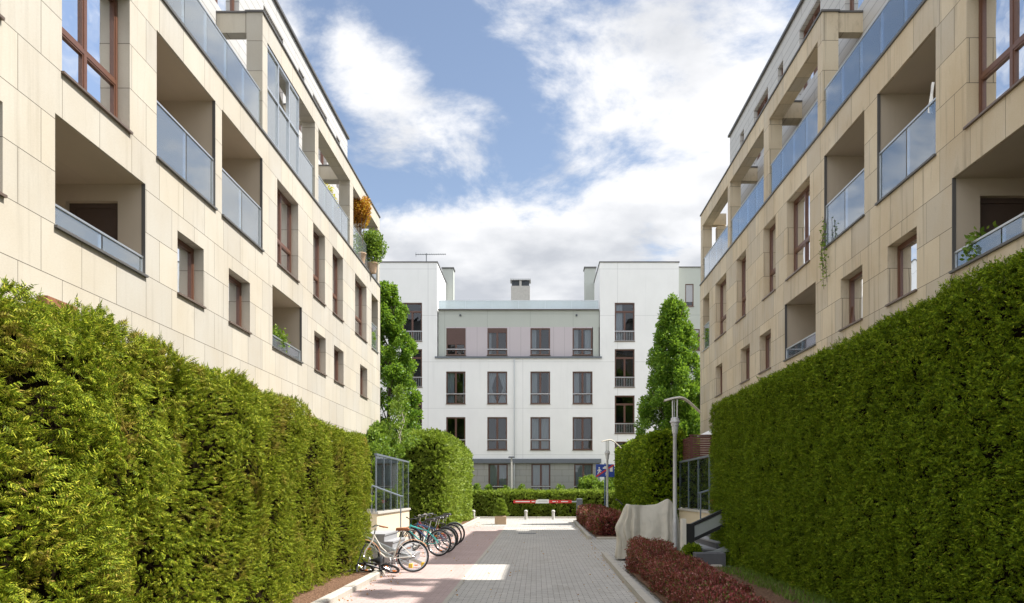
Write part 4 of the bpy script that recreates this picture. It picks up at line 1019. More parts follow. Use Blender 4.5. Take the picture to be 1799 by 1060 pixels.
potted('potted_shrub', 'bright green shrub spilling over the far left terrace railing', -7.05, 34.3, ZT, 2.0, .60, 5600, 'leaf_g', 72, z_lo=.3)
potted('potted_shrub', 'small yellow leaved plant behind the left terrace glass', -7.6, 28.6, ZT, 1.75, .42, 900, 'leaf_y', 73)
potted('potted_plant', 'small green plant behind the corner glass of the left building', -7.5, 35.2, ZR2, .8, .25, 700, 'leaf_g', 74, z_lo=.3)
potted('potted_plant', 'leafy green plant behind the corner glass of the right building', 7.75, 34.9, ZR2, 1.0, .28, 900, 'leaf_g', 75, z_lo=.3)
potted('potted_plant', 'green plants with red tips on the low left balcony', -7.42, 22.6, ZR1-.2, .85, .28, 700, 'leaf_g', 76, z_lo=.3, pot=True)
potted('potted_geranium', 'red flowering geranium behind the low right balcony glass', 7.72, 13.7, ZR1-.35, .78, .16, 500, 'leaf_g', 77, z_lo=.35)
m = MB(); 
for k in range(40):
    a = random.uniform(0, 6.28); rr = .10*random.random(); p = (7.72+rr*cos(a), 13.7+rr*sin(a), ZR1+.33+random.uniform(0, .10)); m.lathe([(.004, -.012), (.018, 0), (.004, .012)], p, 6)
g_ = [o for o in bpy.data.objects if o.name.startswith('potted_geranium')][0]
m.build('petals', M['flower'], g_)
# hanging creeper under the right balcony
cr_ = thing('trailing_creeper', (7.36, 20.4, 8.3), 'thin trailing creeper hanging from a sky-tinted glass balcony on the right building', 'plant')
m = MB(); P = []
for k in range(6):
    y = 20.5-.1*k*random.random(); p = [(7.40, y, ZR2+.25+.1*k), (7.33, y+.03, ZR2-.1), (7.38, y+.06*random.uniform(-1, 1), ZR2-.5-.12*k)]; m.tube(p, .006, 4); 
    for t in np.linspace(0, 1, 26): q = Vector(p[0]).lerp(Vector(p[2]), t); P.append((7.36, q.y, q.z))
m.build('stem', M['bark'], cr_)
P = np.array(P)+rng.normal(0, .05, (len(P), 3))*np.array([.3, 1.2, 1]); co, fs = scatter(P, np.tile([-1., 0, 0], (len(P), 1)), T_leaf, .05, .10, 0, .7)
np_mesh('foliage', co, fs, M['leaf_g'], cr_, (7.36, 20.4, 8.3))
# cloth drying on a right balcony
m = MB(); vs = []; 
for j in range(7):
    for i in range(5): vs.append((7.45+.06-.03*sin(i*1.2+j*.5), 15.02+.05*i, ZR2+1.42-.085*j+.03*sin(i*2)))
m.add(vs, [(j*5+i, j*5+i+1, (j+1)*5+i+1, (j+1)*5+i) for j in range(6) for i in range(4)])
tag(m.build('hanging_cloth', M['umbrella'], None, (7.5, 15.1, ZR2), smooth=True), 'small white cloth hanging over the railing of the big right loggia', 'cloth')

# grass strip near the right hedge
n = 3000; P = np.stack([rng.uniform(3.95, 4.6, n), rng.uniform(8, 17.6, n)**1.0, np.zeros(n)], 1); P[:, 2] = .06+GS*P[:, 1]
bl = (np.array([(-.08, 0, 0), (.08, 0, 0), (.03, .1, .6), (.0, .25, 1.0)]), np.array([(0, 1, 2, 3)]))
co, fs = scatter(P, np.tile([0., 0, 1], (n, 1)), bl, .05, .12, .6, .35)
tag(np_mesh('grass', co, fs, M['grass']), 'sparse green grass at the foot of the right hedge', 'grass', kind='stuff')

# ------------------------------------------------------------------ entrances
def entrance(side, XS, y0, y1, label, xo):
    """raised terrace in front of the ground floor: cream wall, capping, glass screen, steps and handrail"""
    sg = -1 if side == 'L' else 1
    def bx(m, xa, xb, *r): m.box(min(sg*xa, sg*xb), max(sg*xa, sg*xb), *r)
    root = thing('entrance_terrace', (sg*XS, y0, gz(y0)), label, 'terrace')
    m = MB(); bx(m, XS, xo, y0, y1, -.2, 1.13); m.build('base_wall', M['cream'], root)
    m = MB(); bx(m, XS-.05, xo, y0-.05, y1+.05, 1.13, 1.20); m.build('capping', M['concrete'], root)
    m = MB(); k = 5
    ys = np.linspace(y0+.08, y1-.05, k+1)
    for y in ys: bx(m, XS+.02, XS+.06, y-.03, y+.03, 1.20, 2.98)
    bx(m, XS, XS+.08, y0, y1, 2.98, 3.04); sc = m.build('glass_screen', M['screenpost'], root)
    for a, c in zip(ys[:-1], ys[1:]):
        m = MB(); bx(m, XS+.03, XS+.042, a+.035, c-.035, 1.24, 2.96); m.build('glass_panel', M['clear'], sc)
    return root
EL_ = entrance('L', 5.0, 25.0, 31.4, 'cream left entrance terrace with tall glass screen behind the bicycles', 7.12)
ER_ = entrance('R', 5.64, 22.5, 31.5, 'cream right entrance terrace with glass screen behind the covered motorcycle', 7.44)
def steps(root, sg, xs, ya, yb, n, top, tr):
    g = gz(ya); h = (top-g)/n
    for i in range(n):
        m = MB(); xa = xs+tr*i; z1 = g+h*(i+1)
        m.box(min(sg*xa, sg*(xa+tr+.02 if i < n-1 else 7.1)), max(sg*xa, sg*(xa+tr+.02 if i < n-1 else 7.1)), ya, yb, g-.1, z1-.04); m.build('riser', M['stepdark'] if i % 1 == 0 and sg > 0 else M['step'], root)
        m = MB(); m.box(min(sg*(xa-.02), sg*(xa+tr+.02 if i < n-1 else 7.1)), max(sg*(xa-.02), sg*(xa+tr+.02 if i < n-1 else 7.1)), ya-.015, yb+.015, z1-.04, z1); m.build('tread', M['step'], root)
sL = thing('entrance_steps', (-4.2, 21.5, gz(21)), 'grey stone steps up to the left entrance behind the ivory bicycle', 'steps'); steps(sL, -1, 3.08, 19.3, 21.1, 4, .80, .20)
sR = thing('entrance_steps', (4.6, 21.0, gz(21)), 'dark grey stone steps up to the right entrance beside the hedge end', 'steps'); steps(sR, 1, 3.85, 19.7, 22.3, 6, 1.10, .30)
# wide lower blocks with steel gutter rails for wheels
def bikeramp(lab, pts_list):
    r = thing('wheel_ramp', pts_list[0][0], lab, 'ramp')
    for p0, p1 in pts_list:
        m = MB(); d = Vector(p1)-Vector(p0); q = Vector((0, .055, 0))
        for s_ in (-1, 1):
            a, c = Vector(p0)+q*s_, Vector(p1)+q*s_
            m.add([a-Vector((0, .012, 0)), a+Vector((0, .012, 0)), c+Vector((0, .012, 0)), c-Vector((0, .012, 0))]+[v+Vector((0, 0, .07)) for v in (a-Vector((0, .012, 0)), a+Vector((0, .012, 0)), c+Vector((0, .012, 0)), c-Vector((0, .012, 0)))],
                  [(0,3,2,1), (4,5,6,7), (0,1,5,4), (1,2,6,5), (2,3,7,6), (3,0,4,7)])
        a, c = Vector(p0), Vector(p1); m.add([a-q, a+q, c+q, c-q, a-q+Vector((0, 0, .02)), a+q+Vector((0, 0, .02)), c+q+Vector((0, 0, .02)), c-q+Vector((0, 0, .02))], [(0,3,2,1), (4,5,6,7), (0,1,5,4), (1,2,6,5), (2,3,7,6), (3,0,4,7)])
        m.build('channel', M['alu'], r)
        m = MB(); m.box(p0[0]-.03*(1 if p1[0] < p0[0] else -1), p0[0]+.05*(1 if p1[0] < p0[0] else -1), p0[1]-.07, p0[1]+.07, p0[2]-.02, p0[2]+.075); m.build('end_cap', M['yellow'], r)
bikeramp('pair of steel wheel channels on the left steps behind the ivory bicycle', [((-2.62, 18.4, .12), (-4.0, 18.4, .76)), ((-2.85, 18.05, .12), (-4.0, 18.05, .64))])
bikeramp('pair of crossing steel wheel channels on the dark right steps', [((3.85, 19.3, .14), (5.3, 19.3, .72)), ((3.95, 19.0, .30), (5.3, 19.0, .52))])
m = MB(); m.bevbox(3.72, 4.4, 18.5, 18.95, gz(18), gz(18)+.32, .01); tag(m.build('stone_block', M['stepdark'], None, (4.5, 18.8, gz(18))), 'low dark stone block at the foot of the right hedge end', 'stone block')
def handrail(label, p0, p1, zf0, zf1):
    r = thing('handrail', (p0[0], p0[1], zf0), label, 'handrail')
    m = MB(); m.tube([p0, p1], .024, 8); m.tube([p0, (p0[0]-(.08 if p1[0] < p0[0] else -.08)*-1, p0[1], p0[2]-.01)], .024, 8); m.build('rail', M['screenpost'], r, smooth=True)
    m = MB(); m.tube([(p0[0], p0[1], zf0), p0], .02, 8); m.build('post', M['screenpost'], r, smooth=True)
    m = MB(); m.tube([(p1[0], p1[1], zf1), p1], .02, 8); m.build('post', M['screenpost'], r, smooth=True)
handrail('grey steel handrail rising on the left entrance steps', (-4.08, 24.0, 1.70), (-4.95, 24.0, 2.02), .12, 1.2)
handrail('grey steel handrail rising on the right entrance steps', (4.62, 22.4, 1.80), (6.0, 22.4, 2.25), .5, 1.2)
# inclined lifting platform: long tilted rail box with pale face and black edges
rt = thing('stair_lift', (4.5, 20.5, .1), 'tilted pale grey stair lift with black edges rising over the right steps', 'stair lift')
def slab(x0, z0, x1, z1, w0, w1, ya, yb):    # slanted bar: w0..w1 measured upwards from the line
    return MB().prism([(x0, z0+w0), (x1, z1+w0), (x1, z1+w1), (x0, z0+w1)], ya, yb)
xa, za, xb, zb = 3.87, .62, 5.4, 1.34
slab(xa, za, xb, zb, .09, .36, 19.5, 19.6).build('side_panel', M['alu'], rt)
slab(xa, za, xb, zb, 0, .088, 19.46, 19.64).build('lower_edge', M['blackp'], rt); slab(xa-.1, za-.03, xb, zb, .362, .44, 19.46, 19.64).build('upper_edge', M['blackp'], rt)
MB().box(3.66, 3.86, 19.42, 19.68, .5, 1.04).build('motor_housing', M['blackp'], rt); MB().box(3.7, 3.8, 19.5, 19.6, .08, .498).build('leg', M['blackp'], rt)
MB().box(3.56, 3.655, 19.4, 19.7, .1, 1.16).build('end_panel', M['cream_p'], rt)
# slatted timber privacy screen on the right terrace and white canvas above
ps = thing('slatted_screen', (6.4, 30, 1.2), 'dark brown slatted timber screen standing on the right entrance terrace', 'privacy screen')
m = MB()
for z in np.arange(3.08, 3.86, .085): m.box(5.80, 7.35, 30.0, 30.03, z, z+.062)
m.build('front_slats', M['darktimber'], ps); m = MB()
for z in np.arange(3.08, 3.86, .085): m.box(5.80, 5.83, 30.06, 31.7, z, z+.062)
m.build('side_slats', M['darktimber'], ps); m = MB()
for (x, y) in ((5.86, 30.07), (6.6, 30.07), (7.3, 30.07), (5.88, 31.66)): m.box(x-.04, x+.04, y-.035, y+.035, 1.2, 3.95)
m.build('posts', M['darktimber'], ps)
m = MB(); m.box(5.78, 7.38, 29.98, 30.1, 3.951, 3.99); m.build('top_board', M['darktimber'], ps)
pu_ = thing('terrace_parasol', (7.0, 31.0, 1.2), 'white canvas parasol just showing above the dark slatted screen', 'parasol')
m = MB(); vs = [(7.0, 31.0, 4.35)]+[(7.0+.75*cos(t), 31+.75*sin(t), 4.0) for t in np.linspace(0, 2*pi, 9)[:-1]]; m.add(vs, [(0, 1+i, 1+(i+1) % 8) for i in range(8)]); m.build('canopy', M['umbrella'], pu_)
m = MB(); m.tube([(7.0, 31.0, 1.2), (7.0, 31.0, 4.33)], .025, 8); m.build('pole', M['steel'], pu_)
# timber pergola glimpsed behind the left hedge
tp_ = thing('timber_pergola', (-6.3, 10.2, 0), 'brown timber garden pergola top showing above the left hedge', 'pergola')
for (y) in (9.95, 10.38): MB().box(-6.16, -6.06, y-.05, y+.05, 0, 4.13).build('post', M['timber'], tp_)
for (y) in (9.95, 10.38): MB().box(-7.1, -6.17, y-.04, y+.04, 3.98, 4.12).build('cross_beam', M['timber'], tp_)
MB().box(-6.18, -6.04, 9.85, 10.5, 4.13, 4.24).build('beam', M['timber'], tp_)
MB().box(-6.15, -6.07, 9.9, 10.45, 3.85, 3.93).build('rail', M['timber'], tp_)

# ------------------------------------------------------------------ street furniture
def street_lamp(x, y, label, h=4.12):
    z0 = gz(y); r = thing('street_lamp', (x, y, z0), label, 'street lamp', 'street lamps with curved reflectors along the right kerb')
    m = MB(); m.lathe([(.11, 0), (.11, .03), (.066, .05), (.062, h*.22), (.060, h*.25), (.052, h*.255), (.048, h-.98), (.052, h-.975), (.052, h-.93), (.04, h-.925)], (x, y, z0), 16); m.build('pole', M['steel'], r, smooth=True)
    m = MB(); m.lathe([(.058, h-.92), (.075, h-.86), (.085, h-.72), (.10, h-.71), (.105, h-.64), (.13, h-.63), (.13, h-.60), (.11, h-.585), (.10, h-.52), (.055, h-.50)], (x, y, z0), 18); m.build('lamp_housing', M['steel'], r, smooth=True)
    m = MB()
    for dx in (-.055, .055): m.tube([(x+dx, y, z0+h-.52), (x+dx*1.1, y, z0+h-.03)], .018, 8)
    m.tube([(x, y+.06, z0+h-.52), (x, y+.06, z0+h-.04)], .012, 6); m.build('rods', M['alu'], r)
    # reflector: thin curved blade sweeping to the right and down
    m = MB(); vs = []; k = 18
    for i in range(k+1):
        t = i/k; px = x-.27+.92*t; pz = z0+h-.055+.085*sin(pi*min(1, t*1.25)*.8)-.42*max(0, t-.42)**1.6*2.0; wd = .13-.05*abs(t-.5)
        for (dy, dz) in ((-wd, -.035), (-wd*.5, -.004), (0, .006), (wd*.5, -.004), (wd, -.035)): vs.append((px, y+dy, pz+dz))
    vs += [(a, b_, c-.014) for a, b_, c in vs]; q = (k+1)*5
    fs = [(i*5+j, i*5+j+1, (i+1)*5+j+1, (i+1)*5+j) for i in range(k) for j in range(4)]+[(q+i*5+j, q+(i+1)*5+j, q+(i+1)*5+j+1, q+i*5+j+1) for i in range(k) for j in range(4)]
    fs += [(i*5, (i+1)*5, q+(i+1)*5, q+i*5) for i in range(k)]+[(i*5+4, q+i*5+4, q+(i+1)*5+4, (i+1)*5+4) for i in range(k)]+[(j, q+j, q+j+1, j+1) for j in range(4)]+[(k*5+j, k*5+j+1, q+k*5+j+1, q+k*5+j) for j in range(4)]
    m.add(vs, fs); m.build('reflector', M['refl'], r, smooth=True)
    return r
street_lamp(3.50, 20.1, 'tall grey street lamp with curved reflector behind the near red hedge')
street_lamp(3.33, 37.3, 'tall grey street lamp with curved reflector right in front of the blue sign')
pl = thing('plain_lamp_post', (WX(899), 52.4, .2), 'slim pale post with small flat lamp head behind the low hedge', 'lamp post')
x = -1.62; MB().tube([(x, 52.4, .2), (x, 52.4, 4.1)], .05, 8).build('pole', M['concrete'], pl); MB().bevbox(x-.2, x+.2, 52.25, 52.55, 4.1, 4.19, .03).build('lamp_head', M['darkgrey'], pl)

# blue road sign
sy = 39.0; r = thing('road_sign', ((1063-VX)*sy/FPX, sy, gz(sy)), 'blue end of residential zone sign with red diagonal beside the far street lamp', 'road sign')
sxc = (1063-VX)*sy/FPX; MB().tube([(sxc+.0, sy+.04, gz(sy)), (sxc+.0, sy+.04, 3.25)], .035, 8).build('post', M['signblue'], r)
x0, x1 = sxc-.45, sxc+.45; z1 = CH+(VY-816)*sy/FPX; z0_ = z1-.62
MB().bevbox(x0, x1, sy-.015, sy+.0, z0_, z1, .003).build('panel', M['blue'], r)
yf = sy-.019
def flat(poly, y=None): return MB().prism(poly, (y or yf), (y or yf)+.003)
def fig(m, cx_, zb, s):
    def P(pts): m.prism([(cx_+a*s, zb+c*s) for a, c in pts], yf, yf+.003)
    P([(-.04, .44), (.0, .48), (.04, .44), (.04, .40), (0, .36), (-.04, .40)]); P([(-.05, .18), (.06, .18), (.06, .34), (-.04, .35)])
    P([(-.05, .179), (-.12, .0), (-.07, .0), (.01, .179)]); P([(.011, .179), (.07, .08), (.06, 0), (.11, 0), (.12, .10), (.06, .179)]); P([(-.051, .34), (-.14, .22), (-.11, .20), (-.051, .27)]); P([(.061, .33), (.15, .24), (.13, .21), (.061, .27)])
m = MB(); fig(m, x0+.16, z0_+.13, .75); m.build('walker_symbol', M['whitep'], r)
m = MB(); fig(m, x0+.50, z0_+.06, .38); m.build('child_symbol', M['whitep'], r)
flat([(x0+.34, z0_+.40), (x0+.34, z0_+.46), (x0+.39, z0_+.47), (x0+.42, z0_+.53), (x0+.53, z0_+.53), (x0+.56, z0_+.46), (x0+.60, z0_+.45), (x0+.60, z0_+.40)]).build('car_symbol', M['whitep'], r)
flat([(x0+.68, z0_+.26), (x0+.68, z0_+.46), (x0+.65, z0_+.46), (x0+.75, z0_+.56), (x0+.85, z0_+.46), (x0+.82, z0_+.46), (x0+.82, z0_+.26)]).build('house_symbol', M['whitep'], r)
flat([(x0+.012, z0_+.012), (x0+.07, z0_+.012), (x1-.012, z1-.06), (x1-.012, z1-.012), (x1-.07, z1-.012), (x0+.012, z0_+.06)], yf-.004).build('red_diagonal', M['red'], r)

# barrier
by = 46.0; bx_ = (1018-VX)*by/FPX; bg_ = gz(by); r = thing('barrier', (bx_, by, bg_), 'red and white boom barrier closing the end of the drive', 'barrier')
MB().bevbox(bx_-.17, bx_+.17, by-.17, by+.17, bg_, bg_+1.28, .03).build('cabinet', M['slate'], r)
ba = (902-VX)*by/FPX; bz = CH-(881.5-VY)*by/FPX
MB().box(ba, bx_-.45, by-.03, by+.03, bz-.09, bz+.09).build('boom', M['red'], r); MB().box(bx_-.449, bx_-.17, by-.025, by+.025, bz-.035, bz+.035).build('boom_shaft', M['alu'], r)
m = MB()
for (a, c) in ((.12, .95), (1.05, 1.22), (2.25, 2.45), (2.75, 3.15), (2.5, 2.56)): m.box(ba+a, min(ba+c, bx_-.5), by-.033, by-.0301, bz-.025, bz+.03)
m.build('white_stripes', M['whitep'], r)
m = MB(); m.prism([(ba+1.28, bz-.10), (ba+2.05, bz-.10), (ba+2.05, bz+.13), (ba+1.42, bz+.13), (ba+1.28, bz+.06)], by-.045, by-.034); m.build('notice_plate', M['whitep'], r)
m = MB(); m.box(ba+1.45, ba+1.95, by-.048, by-.0455, bz+.03, bz+.045); m.box(ba+1.4, ba+1.98, by-.048, by-.0455, bz-.02, bz-.005); m.build('plate_marks', M['blind'], r)
# bollards
def bollard(px, lab):
    y = 47.9; x = (px-VX)*y/FPX; z = gz(y); m = MB(); m.lathe([(.09, 0), (.085, .42), (.105, .44), (.105, .52), (.07, .56), (.02, .575)], (x, y, z), 14)
    tag(m.build('bollard', M['concrete'], None, (x, y, z), smooth=True), lab, 'bollard', 'stone bollards across the end of the drive')
bollard(832, 'short stone bollard at the far end of the rounded left hedge'); bollard(924, 'short stone bollard under the left half of the barrier'); bollard(972, 'short stone bollard under the right half of the barrier')
# drain cover and dry leaves gathered along the kerbs
m = MB(); g = gz(32.9)
for i in range(9): m.box(-.72+i*.08, -.665+i*.08, 32.6, 33.1, g-.02, g-.004)
m.box(-.75, .0, 32.55, 32.6, g-.02, g-.003); m.box(-.75, .0, 33.1, 33.15, g-.02, g-.003)
tag(m.build('drain_grate', M['darkgrey'], None, (-.37, 32.85, g)), 'dark iron drain grate set in the grey paving in the middle of the drive', 'drain cover')
n = 900; yy = rng.uniform(9, 44, n); left = rng.random(n) < .6
xx = np.where(left, LK+rng.exponential(.22, n), 1.72+.0125*(yy-12.6)-rng.exponential(.12, n)); xx = np.where(rng.random(n) < .25, rng.uniform(-3.1, 1.7, n), xx)
P = np.stack([xx, yy, GS*yy+.004], 1); co, fs = scatter(P, rng.normal(0, 1, (n, 3))*np.array([1, 1, .1]), T_leaf, .02, .05, .1, .1)
tag(np_mesh('fallen_leaves', co, fs, M['leaf_o']), 'scattered small dry leaves on the paving beside the kerbs', 'leaves', kind='stuff')
# planter with small conifer
py_ = 41.3; px_ = (879.5-VX)*py_/FPX; g = gz(py_)
r = thing('stone_planter', (px_, py_, g), 'square sandstone planter left of the drive before the barrier', 'planter')
m = MB(); m.bevbox(px_-.29, px_+.29, py_-.29, py_+.29, g, g+.44, .03); m.build('tub', M['terracotta'], r); m = MB(); m.box(px_-.23, px_+.23, py_-.23, py_+.23, g+.441, g+.45); m.build('soil', M['mulch'], r)
r = thing('dwarf_conifer', (px_, py_, g+.44), 'small bushy dwarf conifer growing in the square planter', 'plant')
MB().tube([(px_, py_, g+.44), (px_, py_, g+1.1)], .02, 6).build('trunk', M['bark'], r)
n = 2600; t = rng.random(n); a = rng.uniform(0, 6.28, n); rr = (.27*(1-t)**.6+.04)*(1+.25*np.sin(t*23+a*2))*rng.random(n)**.35
P = np.stack([px_+rr*np.cos(a), py_+rr*np.sin(a), g+.45+t*.78], 1); out = np.stack([np.cos(a), np.sin(a), np.full(n, .5)], 1)
co, fs = scatter(P, unit(out), T_far, .09, .17, .4, .4); np_mesh('crown', co, fs, M['leaf_h'], r, (px_, py_, g+.44))

# ------------------------------------------------------------------ bicycles
def bicycle(label, paint, style='trail', rw=.345, fender=None, saddle='blackp', group='bicycles parked in a row by the left steps', basket=False):
    r = local_thing('bicycle', label, 'bicycle', group); wb = 1.05*rw/.345; k = rw/.345
    def wheel(x):
        m = MB(); m.torus((x, 0, rw), rw-.022, .022*(1.15 if style == 'trail' else .85), 40, 8); t = m.build('wheel', M['rubber'], r, smooth=True)
        m = MB(); m.torus((x, 0, rw), rw-.052, .012, 40, 6); m.build('rim', M['chrome'], t, smooth=True)
        m = MB()
        for i in range(24):
            a = 2*pi*i/24; s_ = .03 if i % 2 else -.03; m.tube([(x+.022*cos(a+.5), s_, rw+.022*sin(a+.5)), (x+(rw-.06)*cos(a), 0, rw+(rw-.06)*sin(a))], .0022, 3, False)
        m.lathe([(.012, -.06), (.022, -.05), (.022, .05), (.012, .06)], (x, 0, rw), 10, 'y'); m.build('spokes', M['chrome'], t)
        m = MB(); a = 1.1+x; m.box(x+.20*k*cos(a)-.035, x+.20*k*cos(a)+.035, -.012, .012, rw+.2*k*sin(a)-.012, rw+.2*k*sin(a)+.012); a += 3.3; m.box(x+.20*k*cos(a)-.035, x+.20*k*cos(a)+.035, -.012, .012, rw+.2*k*sin(a)-.012, rw+.2*k*sin(a)+.012); m.build('reflector', M['orange'], t)
    wheel(0); wheel(wb)
    bb = (.43*k, 0, .30*k); hd0 = (wb-.17*k, 0, .66*k); hd1 = (wb-.22*k, 0, .82*k); st = (.29*k, 0, .74*k)
    if style == 'city': st = (.27*k, 0, .72*k)
    f = MB()
    if style == 'city':
        f.tube([hd0, (wb-.30*k, 0, .46*k), (wb-.45*k, 0, .34*k), bb], .019, 8); f.tube([(hd1[0], 0, hd1[2]-.03), (wb-.36*k, 0, .55*k), (wb-.50*k, 0, .42*k), (.37*k, 0, .46*k)], .013, 8)
    else:
        f.tube([hd0, bb], .021, 8); f.tube([(hd1[0]+.01, 0, hd1[2]-.04), (.31*k, 0, .64*k)], .018, 8)
    f.tube([bb, st], .017, 8); f.tube([hd0, hd1], .022, 8)
    for s_ in (-1, 1):
        f.tube([(bb[0], .02*s_, bb[2]), (0, .06*s_, rw)], .010, 6); f.tube([(st[0]+.02, .015*s_, st[2]-.10*k), (0, .06*s_, rw)], .008, 6)
    f.build('frame', M[paint], r, smooth=True)
    f = MB()
    for s_ in (-1, 1): f.tube([(hd0[0], .035*s_, hd0[2]), (wb-.03, .055*s_, rw+.12), (wb, .055*s_, rw)], [.016, .013, .009], 6)
    f.tube([(hd0[0], -.045, hd0[2]), (hd0[0], .045, hd0[2])], .015, 6); f.build('fork', M[paint if style == 'city' else 'blackp'], r, smooth=True)
    h = MB(); hx, hz = hd1[0]-.02, hd1[2]+.13
    h.tube([hd1, (hx, 0, hz)], .013, 8)
    if style == 'city': h.tube([(hx-.22, -.29, hz+.02), (hx-.05, -.24, hz+.07), (hx+.05, -.08, hz+.03), (hx+.05, .08, hz+.03), (hx-.05, .24, hz+.07), (hx-.22, .29, hz+.02)], .011, 8)
    else: h.tube([(hx+.0, -.31, hz+.04), (hx+.05, -.12, hz+.03), (hx+.06, 0, hz), (hx+.05, .12, hz+.03), (hx, .31, hz+.04)], .012, 8)
    hb = h.build('handlebar', M['chrome' if style == 'city' else 'blackp'], r, smooth=True)
    h = MB()
    for s_ in (-1, 1):
        if style == 'city': h.tube([(hx-.24, .295*s_, hz+.018), (hx-.12, .262*s_, hz+.045)], .017, 8)
        else: h.tube([(hx-.0, .32*s_, hz+.04), (hx+.03, .20*s_, hz+.036)], .018, 8)
    h.build('grip', M[saddle if style == 'city' else 'rubber'], hb)
    # saddle
    s0 = Vector((st[0]-.045*k, 0, st[2]+.19*k)); q = MB(); q.tube([st, s0], .012, 8); q.build('seat_post', M['chrome'], r)
    vs = []; secs = [(-.14, .075, .0), (-.11, .088, .018), (-.03, .07, .016), (.05, .035, .012), (.13, .02, .008), (.15, .012, -.005)]
    for (dx, w, dz) in secs:
        for t in np.linspace(0, 2*pi, 11)[:-1]: vs.append((s0.x+dx, w*cos(t), s0.z+.02+dz+(.025 if sin(t) > 0 else .045)*sin(t)))
    q = MB(); q.add(vs, [(i*10+j, i*10+(j+1) % 10, (i+1)*10+(j+1) % 10, (i+1)*10+j) for i in range(5) for j in range(10)]+[tuple(range(10))[::-1], tuple(range(50, 60))], True); q.build('saddle', M[saddle], r, smooth=True)
    # crank, chain ring, pedals, chain
    c = MB(); c.torus((bb[0], -.045, bb[2]), .075*k, .007, 20, 5); c.lathe([(.03, -.06), (.03, .06)], bb, 10, 'y'); c.tube([(bb[0], -.065, bb[2]), (bb[0]+.13*k, -.07, bb[2]-.10*k)], .010, 6); c.tube([(bb[0], .065, bb[2]), (bb[0]-.13*k, .07, bb[2]+.10*k)], .010, 6); cr0 = c.build('crank', M['chrome'], r)
    c = MB(); c.box(bb[0]+.08*k, bb[0]+.18*k, -.16, -.075, bb[2]-.115*k, bb[2]-.09*k); c.box(bb[0]-.18*k, bb[0]-.08*k, .075, .16, bb[2]+.09*k, bb[2]+.115*k); c.build('pedal', M['rubber'], cr0)
    c = MB(); c.tube([(bb[0], -.045, bb[2]+.075*k), (0, -.045, rw+.035)], .006, 4); c.tube([(bb[0], -.045, bb[2]-.075*k), (0, -.045, rw-.035)], .006, 4); c.torus((0, -.045, rw), .035, .01, 14, 5); c.build('chain', M['blackp'], r)
    if fender:
        for (x, a0, a1) in ((0, -.15, 2.5), (wb, .5, 3.0)):
            vs = []; n_ = 20
            for i in range(n_+1):
                t = a0+(a1-a0)*i/n_
                for (dy, dr) in ((-.028, .012), (0, .024), (.028, .012)): vs.append((x+(rw+dr)*cos(t), dy, rw+(rw+dr)*sin(t)))
            m = MB(); vs2 = [(a, b_, c_-.004) for a, b_, c_ in vs]; m.add(vs+vs2, [(i*3+j, i*3+j+1, (i+1)*3+j+1, (i+1)*3+j) for i in range(n_) for j in range(2)]+[((n_+1)*3+i*3+j, (n_+1)*3+(i+1)*3+j, (n_+1)*3+(i+1)*3+j+1, (n_+1)*3+i*3+j+1) for i in range(n_) for j in range(2)])
            fo = m.build('fender', M[fender], r, smooth=True)
            if x == 0:
                m = MB(); m.tube([(0, .05, rw), ((rw+.01)*cos(2.0), .03, rw+(rw+.01)*sin(2.0))], .004, 4); m.tube([(0, -.05, rw), ((rw+.01)*cos(.5), -.03, rw+(rw+.01)*sin(.5))], .004, 4); m.build('stay', M['chrome'], fo)
                m = MB(); m.box(-(-rw-.015)-.01, rw+.03, -.02, .02, rw-.09, rw-.03); m.build('tail_light', M['red'], fo)
    m = MB(); m.tube([(bb[0]-.05, .04, bb[2]), (bb[0]-.12, .17, .012)], .008, 6); m.build('kickstand', M['chrome'], r)
    return r
def place(r, x, y, heading, tilt=0, z=None, extra=None):
    r.rotation_euler = (tilt, 0, heading) if extra is None else extra; r.location = (x, y, (gz(y)-.006 if z is None else z))
bk = bicycle('ivory step through bicycle with tan saddle and copper mudguards nearest the camera', 'cream_p', 'city', .35, 'copper', 'tan'); place(bk, -2.68, 17.35, pi+.06, .06)
bk = bicycle('teal framed bicycle standing second in the row by the steps', 'teal', rw=.36); place(bk, -2.65, 21.6, pi-.30, .10)
bk = bicycle('dark blue bicycle with black mudguards right behind the teal one', 'bluebike', rw=.36, fender='blackp'); place(bk, -2.60, 22.7, pi-.28, .07)
bk = bicycle('wine red bicycle in the middle of the parked row', 'redbike', 'city', rw=.36); place(bk, -2.66, 23.8, pi-.22, .02)
bk = bicycle('black city bicycle fourth behind the ivory one', 'blackp', 'city', rw=.36, fender='blackp'); place(bk, -2.66, 24.9, pi-.25, .04)
bk = bicycle('black bicycle farthest along the parked row by the rounded hedge', 'blackp', rw=.36, fender='darkgrey'); place(bk, -2.68, 26.1, pi-.2, .03)
bk = bicycle('small black child bicycle fallen on its side before the ivory bicycle', 'blackp', rw=.20, group='bicycles parked in a row by the left steps')
bk.rotation_euler = (-1.02, 0, pi-.35); bk.location = (-2.98, 16.75, .12)
bk = bicycle('grey bicycle half hidden behind the covered motorcycle on the right', 'steel', rw=.34, group='bicycles on the right side'); place(bk, 3.7, 22.6, pi/2+.9, .05)
